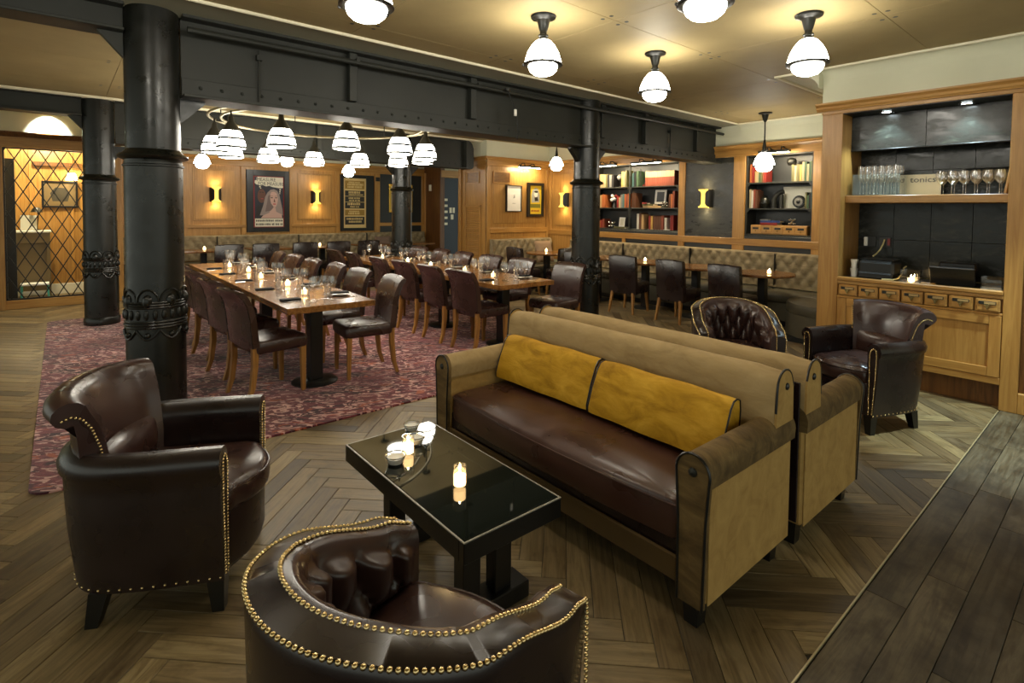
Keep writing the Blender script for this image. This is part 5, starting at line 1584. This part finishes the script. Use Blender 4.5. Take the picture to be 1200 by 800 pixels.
o = ornament('wire_sculpture', 'angular black wire sculpture on the top shelf of the left bookcase', (8.16, 6.14, S3+.002))
MB().tube([(0,.03,.005),(0,.02,.33),(0,-.10,.22),(0,-.07,.005)], .006, 6).tube([(0,.02,.33),(.03,-.01,.005)], .006, 6).build('wire', black_m, o, 50)
o = ornament('skull_ornament', 'dark round antique ornament atop the books in the right bookcase', (8.22, 3.46, S3+.245))
MB().sphere((0, 0, .055), .06, 12, 8, sy=1.2).build('dome', steel_dark, o, 60)
MB().lathe([(.045,0),(.05,.012),(.03,.02)], 16).build('foot', iron, o, 50)
o = ornament('small_globe', 'small pale globe on the top shelf, left bay of the left bookcase', (8.24, 6.70, S3+.002))
MB().lathe([(.05,0),(.05,.012),(.01,.02),(.008,.13)], 16).build('stand', iron, o, 50)
MB().sphere((0, 0, .19), .065, 14, 9).build('ball', BM['grey'], o, 60)
# card-index drawers
cd_ = thing('card_drawers', 'oak card index box with five small drawers on the bottom shelf', 'drawers', (8.22, 3.60, S1+.001))
MB().box(-.08, .12, -.42, .42, 0, .142, .004).build('carcase', oak_y, cd_, None)
for i in range(5):
    y = -.335+.1675*i
    d = MB().box(-.090, -.0805, y-.077, y+.077, .012, .130, .004).build('drawer', oak_y, cd_, None)
    MB().box(-.0945, -.0905, y-.045, y+.045, .075, .105, .001).build('label_holder', steel_dark, d, None)
    MB().lathe([(.006,-.104),(.010,-.098),(.005,-.0905)], 10, (0, y, .052), 'x').build('knob', brass, d, 50)

# ================================================================== SCONCES, PICTURE LIGHTS
sconce_glow = emit('sconce_bulb', (1.0, .74, .34), 26.0)
gold_i = emit('sconce_lit_gold', (1.0, .62, .10), .55)  # emission stands in for a brass interior lit by the bulbs
def sconce(label, loc, rz):
    """front is -y locally"""
    t = thing('wall_sconce', label, 'sconce', loc, rz)
    MB().box(-.085, .085, -.012, -.001, -.15, .15, .003).build('backplate', brass, t, None)
    I = [(-.085,.15),(-.085,.135),(-.05,.115),(-.034,.085),(-.034,-.085),(-.05,-.115),(-.085,-.135),(-.085,-.15),(.085,-.15),(.085,-.135),(.05,-.115),(.034,-.085),(.034,.085),(.05,.115),(.085,.135),(.085,.15)]
    MB().prism(I, -.125, -.113, 'xz').build('gold_front', gold_i, t, None)
    for s in (-1, 1):
        a0 = -PI/2+s*.45; m = MB()
        n = 8; v = []
        for k in range(n+1):
            a = -PI/2+s*(.30+1.25*k/n)
            for z in (-.145, .145):
                for r in (.118, .126): v.append((r*math.cos(a)*.85, r*math.sin(a), z))
        F = []
        for k in range(n):
            b = k*4; c = b+4
            F += [(b, c, c+2, b+2), (b+1, b+3, c+3, c+1), (b, b+1, c+1, c), (b+2, c+2, c+3, b+3)]
        F += [(0, 2, 3, 1), (n*4, n*4+1, n*4+3, n*4+2)]
        m.add(v, F).build('black_wing', black_m, t, 40)
    for z in (-.11, .11): MB().cyl((0, -.06, 0), .022, z-.03, z+.03, 12).build('bulb', sconce_glow, t, 50)
    for s in (-1, 1):
        l = bpy.data.lights.new('sconce_light', 'SPOT'); l.energy = 2.2; l.color = (1, .80, .48); l.shadow_soft_size = .02; l.spot_size = math.radians(130); l.spot_blend = .8
        q = bpy.data.objects.new('sconce_light', l); COL.objects.link(q); q.parent = t; q.location = (0, -.07, s*.15)
        q.rotation_euler = (0 if s < 0 else PI, 0, 0)
    return t
sconce('I-shaped gold sconce on the poster wall left of the tall poster', (2.42, 12.564, 1.805), 0)
sconce('I-shaped gold sconce on the poster wall between the two posters', (4.46, 12.564, 1.80), 0)
sconce('I-shaped gold sconce on the chalkboard panel between the bookcases', (8.08, 4.745, 1.775), -PI/2)
sconce('I-shaped gold sconce left of the iron column on the corner panel', (8.073, 8.02, 1.775), -PI/2)
tube_e = emit('picture_light_tube', (1.0, .86, .58), 22.0)
def picture_light(label, loc, rz, w, e=3.2):
    """arm from the wall (+y side), bar at local y = -.17"""
    t = thing('picture_light', label, 'lamp', loc, rz)
    MB().box(-w/2, w/2, -.20, -.13, .01, .045, .008).build('hood', black_m, t, 30)
    MB().box(-w/2+.02, w/2-.02, -.18, -.15, .004, .0095).build('tube', tube_e, t, None)
    for s in (-1, 1):
        x = s*w*.22
        MB().tube([(x, -.001, .05), (x, -.08, .10), (x, -.15, .09), (x, -.165, .046)], .010, 8).lathe([(.03,0),(.03,-.012),(.012,-.016)], 12, (x, 0, .05), 'y').build('arm', black_m, t, 50)
    l = bpy.data.lights.new('picture_beam', 'AREA'); l.shape = 'RECTANGLE'; l.size = w; l.size_y = .04; l.energy = e; l.color = (1, .82, .52)
    q = bpy.data.objects.new('picture_beam', l); COL.objects.link(q); q.parent = t; q.location = (0, -.165, .0); q.rotation_euler = (math.radians(30), 0, 0)
    return t
picture_light('black picture light over the right bay of the left bookcase', (8.062, 5.85, 2.40), -PI/2, .66)
picture_light('black picture light over the left bay of the left bookcase', (8.062, 6.80, 2.40), -PI/2, .55)
picture_light('black picture light over the right bookcase', (8.062, 3.58, 2.42), -PI/2, .46)
picture_light('black picture light above the two framed pictures', (7.36, 8.532, 2.42), 0, .60)

# ================================================================== POSTERS AND PICTURES
red_m = plain('poster_red', lin(150,36,36), .6); navy = plain('poster_navy', lin(26,28,42), .5)
skin = plain('poster_skin', lin(196,160,146), .6); skin2 = plain('poster_skin_shade', lin(98,62,48), .6); veil = plain('poster_veil', lin(146,130,124), .6); veil2 = plain('poster_veil_shade', lin(112,96,92), .6)
lip = plain('poster_lip', lin(176,66,66), .5); ink = plain('poster_ink', lin(34,30,28), .6)
def ell(cx_, cz, rx, rz_, n=24, a0=0, a1=2*PI): return [(cx_+rx*math.cos(a0+(a1-a0)*k/n), cz+rz_*math.sin(a0+(a1-a0)*k/n)) for k in range(n)]
ps = thing('framed_poster', 'tall black framed poster of a pale veiled woman lettered MEASURE FOR MEASURE', 'poster', (3.44, 12.584, 1.68))
def flat(par, poly, m, d, nm='print'):   # print layers, each a hair in front of the last
    MB().prism(poly, -d-.0006, -d, 'xz').build(nm, m, par, None)
q4 = lambda x0, x1, z0, z1: [(x0, z0), (x1, z0), (x1, z1), (x0, z1)]
for a in ((-.435,-.30,-.66,.68), (.33,.435,-.66,.68), (-.30,.33,.55,.68), (-.30,.33,-.66,-.56)): MB().box(a[0], a[1], -.045, 0, a[2], a[3], .003).build('frame', black_m, ps, None)
flat(ps, q4(-.30, .33, -.56, .55), navy, .012, 'sheet')
for a in ((-.30,-.272,-.56,.55), (.315,.33,-.56,.55), (-.272,.315,.535,.55), (-.272,.315,-.56,-.548)): flat(ps, q4(*a), red_m, .0127)
flat(ps, ell(-.13, .12, .085, .15), skin2, .0129); flat(ps, [(-.26,-.32),(-.22,-.10),(-.10,-.06),(-.06,-.32)], ink, .0128)
flat(ps, ell(-.105, .20, .02, .008), ink, .0136); flat(ps, ell(-.155, .20, .02, .008), ink, .0136); flat(ps, ell(-.12, .06, .03, .008), lip, .0136)
flat(ps, [(-.17,-.30),(-.10,-.08),(-.06,.10),(-.01,.20),(.05,.26),(.12,.275),(.19,.24),(.235,.15),(.255,.04),(.30,-.18),(.305,-.30)], veil, .0144, 'print')
flat(ps, [(.045,.16),(.07,.21),(.12,.22),(.175,.19),(.205,.07),(.20,.02),(.185,-.06),(.155,-.12),(.115,-.12),(.06,-.04),(.04,.06)], skin, .0152)
flat(ps, [(.05,-.06),(.10,-.12),(.15,-.13),(.165,-.22),(.28,-.28),(.29,-.36),(-.15,-.36),(-.10,-.30),(.03,-.24)], skin, .0151)
flat(ps, [(.04,.06),(.06,-.04),(.115,-.12),(.05,-.20),(-.06,-.22),(-.02,-.02),(.0,.12),(.045,.16)], veil2, .0158)
for x in (.075, .165): flat(ps, ell(x, .085, .026, .010), ink, .0160); flat(ps, [(x-.03, .115), (x+.03, .118), (x+.028, .126), (x-.028, .124)], skin2, .0160)
flat(ps, [(.125,.075),(.148,.0),(.14,-.012),(.115,-.008)], skin2, .0160); flat(ps, ell(.13, -.052, .033, .013), lip, .0160)
flat(ps, [(-.27,.40),(-.24,.37),(-.20,.36),(-.16,.345),(-.10,.355),(-.04,.33),(.03,.345),(.09,.32),(.16,.31),(.22,.30),(.27,.30),(.313,.31),(.313,.533),(-.20,.533),(-.235,.51),(-.225,.47),(-.265,.45)], paper, .0166, 'speech_cloud')
for x, z, r in ((-.165, .32, .017), (-.15, .29, .012), (.25, .265, .017), (.245, .22, .014), (.242, .18, .010)): flat(ps, ell(x, z, r, r, 12), paper, .0166)
lettering('MEASURE', .105, ink, ps, (-.035, -.0178, .475), '-y', .88)
lettering('FOR MEASURE', .105, ink, ps, (.065, -.0178, .385), '-y', .80)
flat(ps, q4(-.27, .312, -.545, -.37), paper, .0166, 'caption_strip')
r2 = random.Random(3)
def illegible(par, x0, x1, z, h, d, m, gap=.010):
    """rows of small type too small to read in the photograph: separate blocks the size of words"""
    x = x0; mb = MB()
    while x < x1-.012:
        w = min(r2.uniform(.3, .9)*h*3.2, x1-x)
        xx = x
        while xx < x+w-.004: mb.box(xx, xx+h*.42, -d-.0006, -d, z-h/2, z+h/2*r2.uniform(.7, 1)); xx += h*.62
        x += w+gap
    mb.build('small_type', m, par, None, 'stuff')
illegible(ps, -.25, .29, -.415, .045, .0175, ink, .02); illegible(ps, -.25, .29, -.495, .045, .0175, ink, .02)
pb = thing('framed_playbill', 'tall black framed cream playbill of lettered dark and gold bands', 'poster', (5.47, 12.584, 1.68))
for a in ((-.42,-.345,-.67,.68), (.225,.42,-.67,.68), (-.345,.225,.60,.68), (-.345,.225,-.67,-.60)): MB().box(a[0], a[1], -.045, 0, a[2], a[3], .003).build('frame', black_m, pb, None)
cr2 = plain('playbill_cream', lin(214,186,124), .7); goldb = plain('playbill_gold', lin(150,116,44), .6); darkb = plain('playbill_dark', lin(42,38,30), .6)
flat(pb, q4(-.345, .225, -.60, .60), cr2, .012, 'sheet')
for z0, z1, m, rows in ((.34,.54,goldb,((.50,.04),(.45,.05),(.39,.05))), (.17,.30,darkb,((.26,.055),(.205,.03))), (.03,.16,darkb,((.12,.04),(.065,.04))), (-.13,.02,darkb,((-.02,.06),(-.09,.035))), (-.30,-.16,goldb,((-.20,.035),(-.25,.05))), (-.52,-.33,darkb,((-.38,.05),(-.45,.05)))):
    flat(pb, q4(-.305, .185, z0, z1), m, .0128, 'band')
    for z, h in rows: illegible(pb, -.27+r2.uniform(0, .1), .15-r2.uniform(0, .1), z, h, .0136, cr2)
bh = thing('framed_print', 'small gold framed print on the dark panel behind the far column', 'picture', (6.63, 12.569, 1.82))
for a in ((-.33,-.27,-.36,.36), (.27,.33,-.36,.36), (-.27,.27,.30,.36), (-.27,.27,-.36,-.30)): MB().box(a[0], a[1], -.03, 0, a[2], a[3], .004).build('frame', brass, bh, None)
flat(bh, q4(-.27, .27, -.30, .30), paper, .008, 'sheet')
tag(MB().box(-.05, .05, -.03, 0, -.05, .05, .004).build('wall_speaker', black_m, smooth=None), 'small black wall speaker at the playbill corner', 'speaker').location = (5.99, 12.554, 2.28)
p1 = thing('framed_drawing', 'white framed drawing on the panel wall, left of the yellow picture', 'picture', (7.06, 8.524, 1.79))
for a in ((-.20,-.185,-.27,.27), (.185,.20,-.27,.27), (-.185,.185,.255,.27), (-.185,.185,-.27,-.255)): MB().box(a[0], a[1], -.035, .02, a[2], a[3], .002).build('frame', steel_dark, p1, None)
flat(p1, q4(-.185, .185, -.255, .255), white_m, .016, 'sheet')
flat(p1, [(-.02,.0),(.03,.02),(.015,.09),(.0,.06)], plain('pencil', lin(150,146,138), .8), .0168, 'drawing'); illegible(p1, -.04, .05, -.10, .014, .0168, BM['grey'])
p2 = thing('framed_yellow_picture', 'black framed yellow picture with a grey figure on the panel wall', 'picture', (7.655, 8.524, 1.775))
for a in ((-.225,-.165,-.36,.36), (.165,.225,-.36,.36), (-.165,.165,.30,.36), (-.165,.165,-.36,-.30)): MB().box(a[0], a[1], -.045, .02, a[2], a[3], .004).build('frame', blackwood, p2, None)
flat(p2, q4(-.165, .165, -.30, .30), plain('poster_yellow', lin(226,190,40), .6), .016, 'sheet')
grey_p = plain('poster_grey', lin(170,170,160), .6)
flat(p2, [(-.11,-.06),(-.12,.10),(-.08,.20),(.0,.26),(.08,.22),(.12,.10),(.11,-.05)], grey_p, .0168)
flat(p2, ell(.01, .12, .05, .065), white_m, .0176); flat(p2, [(-.03,.05),(.06,.06),(.08,-.02),(-.02,-.03)], ink, .0176); flat(p2, ell(.015, .17, .055, .022), ink, .0184)
flat(p2, [(-.14,-.17),(.14,-.17),(.14,-.09),(-.14,-.09)], plain('poster_olive', lin(120,116,40), .6), .0168)
illegible(p2, -.12, .12, -.235, .04, .0168, red_m)

# ================================================================== LATTICE SCREEN AND THE LOBBY BEHIND IT
ls = thing('lattice_screen', 'black diamond lattice screen in the oak opening at far left', 'screen', (-.08, 10.97, 0))
X0, X1, Z0, Z1 = -.63, .50, .135, 2.395
lat = MB()
def clipseg(p, q):
    (x0, z0), (x1, z1) = p, q; t0, t1 = 0.0, 1.0; dx, dz = x1-x0, z1-z0
    for pp, qq in ((-dx, x0-X0), (dx, X1-x0), (-dz, z0-Z0), (dz, Z1-z0)):
        if abs(pp) < 1e-9:
            if qq < 0: return None
            continue
        r = qq/pp
        if pp < 0: t0 = max(t0, r)
        else: t1 = min(t1, r)
    return None if t0 >= t1 else ((x0+dx*t0, z0+dz*t0), (x0+dx*t1, z0+dz*t1))
for s in (1, -1):
    for k in range(-16, 24):
        xa = X0+.04+k*.173; za = Z1; dx = -s*(Z1-Z0+.2)/1.88
        sg = clipseg((xa, za), (xa+dx, za-(Z1-Z0+.2)))
        if sg:
            m = W(ls); y = 10.965 if s == 1 else 10.985
            (xa, za), (xb, zb) = sg; L = math.hypot(xb-xa, zb-za); nx, nz = -(zb-za)/L*.007, (xb-xa)/L*.007
            m.prism([(xa+nx, za+nz), (xb+nx, zb+nz), (xb-nx, zb-nz), (xa-nx, za-nz)], y-.006, y+.006, 'xz').build('lattice_bar', black_m, ls, None)
for a in ((X0-.002, X0+.02, Z0, Z1), (X1-.02, X1, Z0, Z1), (X0, X1, Z0-.004, Z0+.018), (X0, X1, Z1-.018, Z1)): W(ls).box(a[0], a[1], 10.955, 10.995, a[2], a[3]).build('frame', black_m, ls, None)
hd = thing('host_stand', 'narrow grey-brown host stand with a reading lamp seen through the lattice', 'stand', (-.37, 12.0, 0))
hm = plain('host_stand_paint', lin(122,104,72), .5)
MB().box(-.23, .23, -.20, .20, .93, 1.10, .004).build('apron', hm, hd, None)
MB().box(-.25, .25, -.22, .22, 1.101, 1.13, .004).build('top', white_m, hd, None)
MB().box(-.20, .20, -.16, -.12, .15, .93, .003).build('front_panel', hm, hd, None)
for x in (-.21, .21):
    for y in (-.18, .18): MB().box(x-.02, x+.02, y-.02, y+.02, 0, .93).build('leg', hm, hd, None)
tb = MB(); tb.T = Matrix.Rotation(math.radians(-18), 4, 'X'); tb.box(-.10, .10, -.006, .006, 0, .26, .003)
tb = tb.build('menu_tablet', plain('tablet_grey', lin(170,168,160), .4), smooth=None); tb.location = (-.40, 11.98, 1.133); tag(tb, 'pale upright menu tablet on the host stand behind the lattice', 'tablet')
dl = thing('desk_lamp', 'small black desk lamp on the host stand behind the lattice', 'lamp', (-.30, 12.08, 1.1315))
MB().lathe([(.06,0),(.06,.012),(.01,.02)], 16).build('base', black_m, dl, 40)
MB().tube([(0, 0, .02), (.02, 0, .25), (.0, -.05, .38)], .008, 8).build('arm', black_m, dl, 50)
MB().lathe([(.03,.38),(.05,.36),(.08,.30),(.076,.30),(.045,.355)], 16, (0, -.07, 0), cap=False).build('shade', black_m, dl, 50)
st = thing('step_stool', 'low stool with teal legs under the host stand behind the lattice', 'stool', (-.33, 11.62, 0))
teal = plain('teal_paint', lin(70,156,136), .4)
MB().box(-.17, .17, -.12, .12, .27, .30, .004).build('seat', white_m, st, None)
for x in (-.155, .155):
    for y in (-.10, .10): MB().tube([(x, y, .27), (x*1.05, y*1.15, 0)], .013, 8).build('leg', teal, st, 50)
MB().box(-.15, .15, -.012, .012, .14, .165).build('rung', white_m, st, None)
dp = thing('dark_painting', 'dark square painting on the lobby wall behind the lattice', 'picture', (.0, 12.428, 1.74))
for a in ((-.24,-.21,-.23,.23), (.21,.24,-.23,.23), (-.21,.21,.20,.23), (-.21,.21,-.23,-.20)): MB().box(a[0], a[1], -.03, 0, a[2], a[3], .003).build('frame', blackwood, dp, None)
flat(dp, q4(-.21, .21, -.20, .20), plain('painting_brown', lin(112,92,60), .6), .008, 'canvas')
flat(dp, [(-.10,-.12),(.10,-.12),(.13,.0),(.08,.11),(-.06,.12),(-.13,.02)], plain('painting_dark', lin(58,52,42), .6), .0088, 'dark_shape')
tag(MB().box(-.635, -.525, 11.38, 11.44, .02, 2.26, .005).build('door_leaf', black_m, smooth=None), 'edge of a dark open door behind the left side of the lattice', 'door')
wl_ = thing('lobby_wall_lamp', 'small white glass wall lamp behind the right side of the lattice', 'lamp', (.16, 12.425, 2.05))
MB().box(-.04, .04, -.012, 0, -.06, .06, .003).build('backplate', brass, wl_, None)
MB().lathe([(.05,.06),(.085,-.06),(.08,-.06),(.045,.055)], 18, (0, -.10, 0), cap=False).build('shade', emit('lobby_shade', (1, .85, .55), 6.0), wl_, 50)
MB().tube([(0, -.012, 0), (0, -.10, .05)], .008, 8).build('arm', brass, wl_, 50)
l = bpy.data.lights.new('lobby_fill_light', 'POINT'); l.energy = 34; l.color = (1, .88, .56); l.shadow_soft_size = .08
lc = thing('ceiling_lamp', 'added unseen flush fill lamp for the lobby, above the lattice header', 'lamp', (-.2, 11.6, CEIL-.001))  # added, out of sight: holds the fill light that brightens the lobby
MB().lathe([(.15,0),(.16,-.02),(.15,-.03)], 24, cap=False).build('rim', brass, lc, 50)
MB().lathe([(.15,-.028),(.10,-.06),(0,-.07)], 24, cap=False).build('diffuser', emit('lobby_fill_diffuser', (1, .88, .56), 4.0), lc, 60)
q = bpy.data.objects.new('lobby_fill_light', l); COL.objects.link(q); q.parent = lc; q.location = (0, 0, -.22)
# lamp with the bright pool on the frieze above the lattice
up = thing('frieze_downlight', 'small recessed spotlight shining on the frieze above the lattice', 'lamp', (-.115, 10.72, CEIL-.001))
MB().lathe([(.03,-.0),(.045,0),(.045,-.008),(.03,-.006)], 20, cap=False).build('trim_ring', white_m, up, 50)
MB().lathe([(.031,-.003),(0,-.003)], 20, cap=False).build('lens', emit('spot_lens', (1, .97, .86), 10.0), up, 50)
l = bpy.data.lights.new('frieze_beam', 'SPOT'); l.energy = 45; l.color = (.90, 1, .98); l.spot_size = math.radians(80); l.spot_blend = .55; l.shadow_soft_size = .02
q = bpy.data.objects.new('frieze_beam', l); COL.objects.link(q); q.parent = up; q.location = (0, 0, -.015); q.rotation_euler = (math.radians(46), 0, 0)

# recessed ceiling spot outside the right edge of the picture: cool pool on the floor by the back bar
cs = thing('ceiling_spotlight', 'small recessed cool ceiling spotlight beyond the right edge, near the back bar', 'lamp', (5.1, .15, CEIL-.001))
MB().lathe([(.04,-.0),(.055,0),(.055,-.008),(.04,-.006)], 20, cap=False).build('trim_ring', white_m, cs, 50)
MB().lathe([(.041,-.003),(0,-.003)], 20, cap=False).build('lens', cool_e, cs, 50)
l = bpy.data.lights.new('floor_beam', 'SPOT'); l.energy = 90; l.color = (.80, 1.0, .93); l.spot_size = math.radians(44); l.spot_blend = .6; l.shadow_soft_size = .03
q = bpy.data.objects.new('floor_beam', l); COL.objects.link(q); q.parent = cs; q.location = (0, 0, -.02); q.rotation_euler = (math.radians(10), math.radians(2), 0)
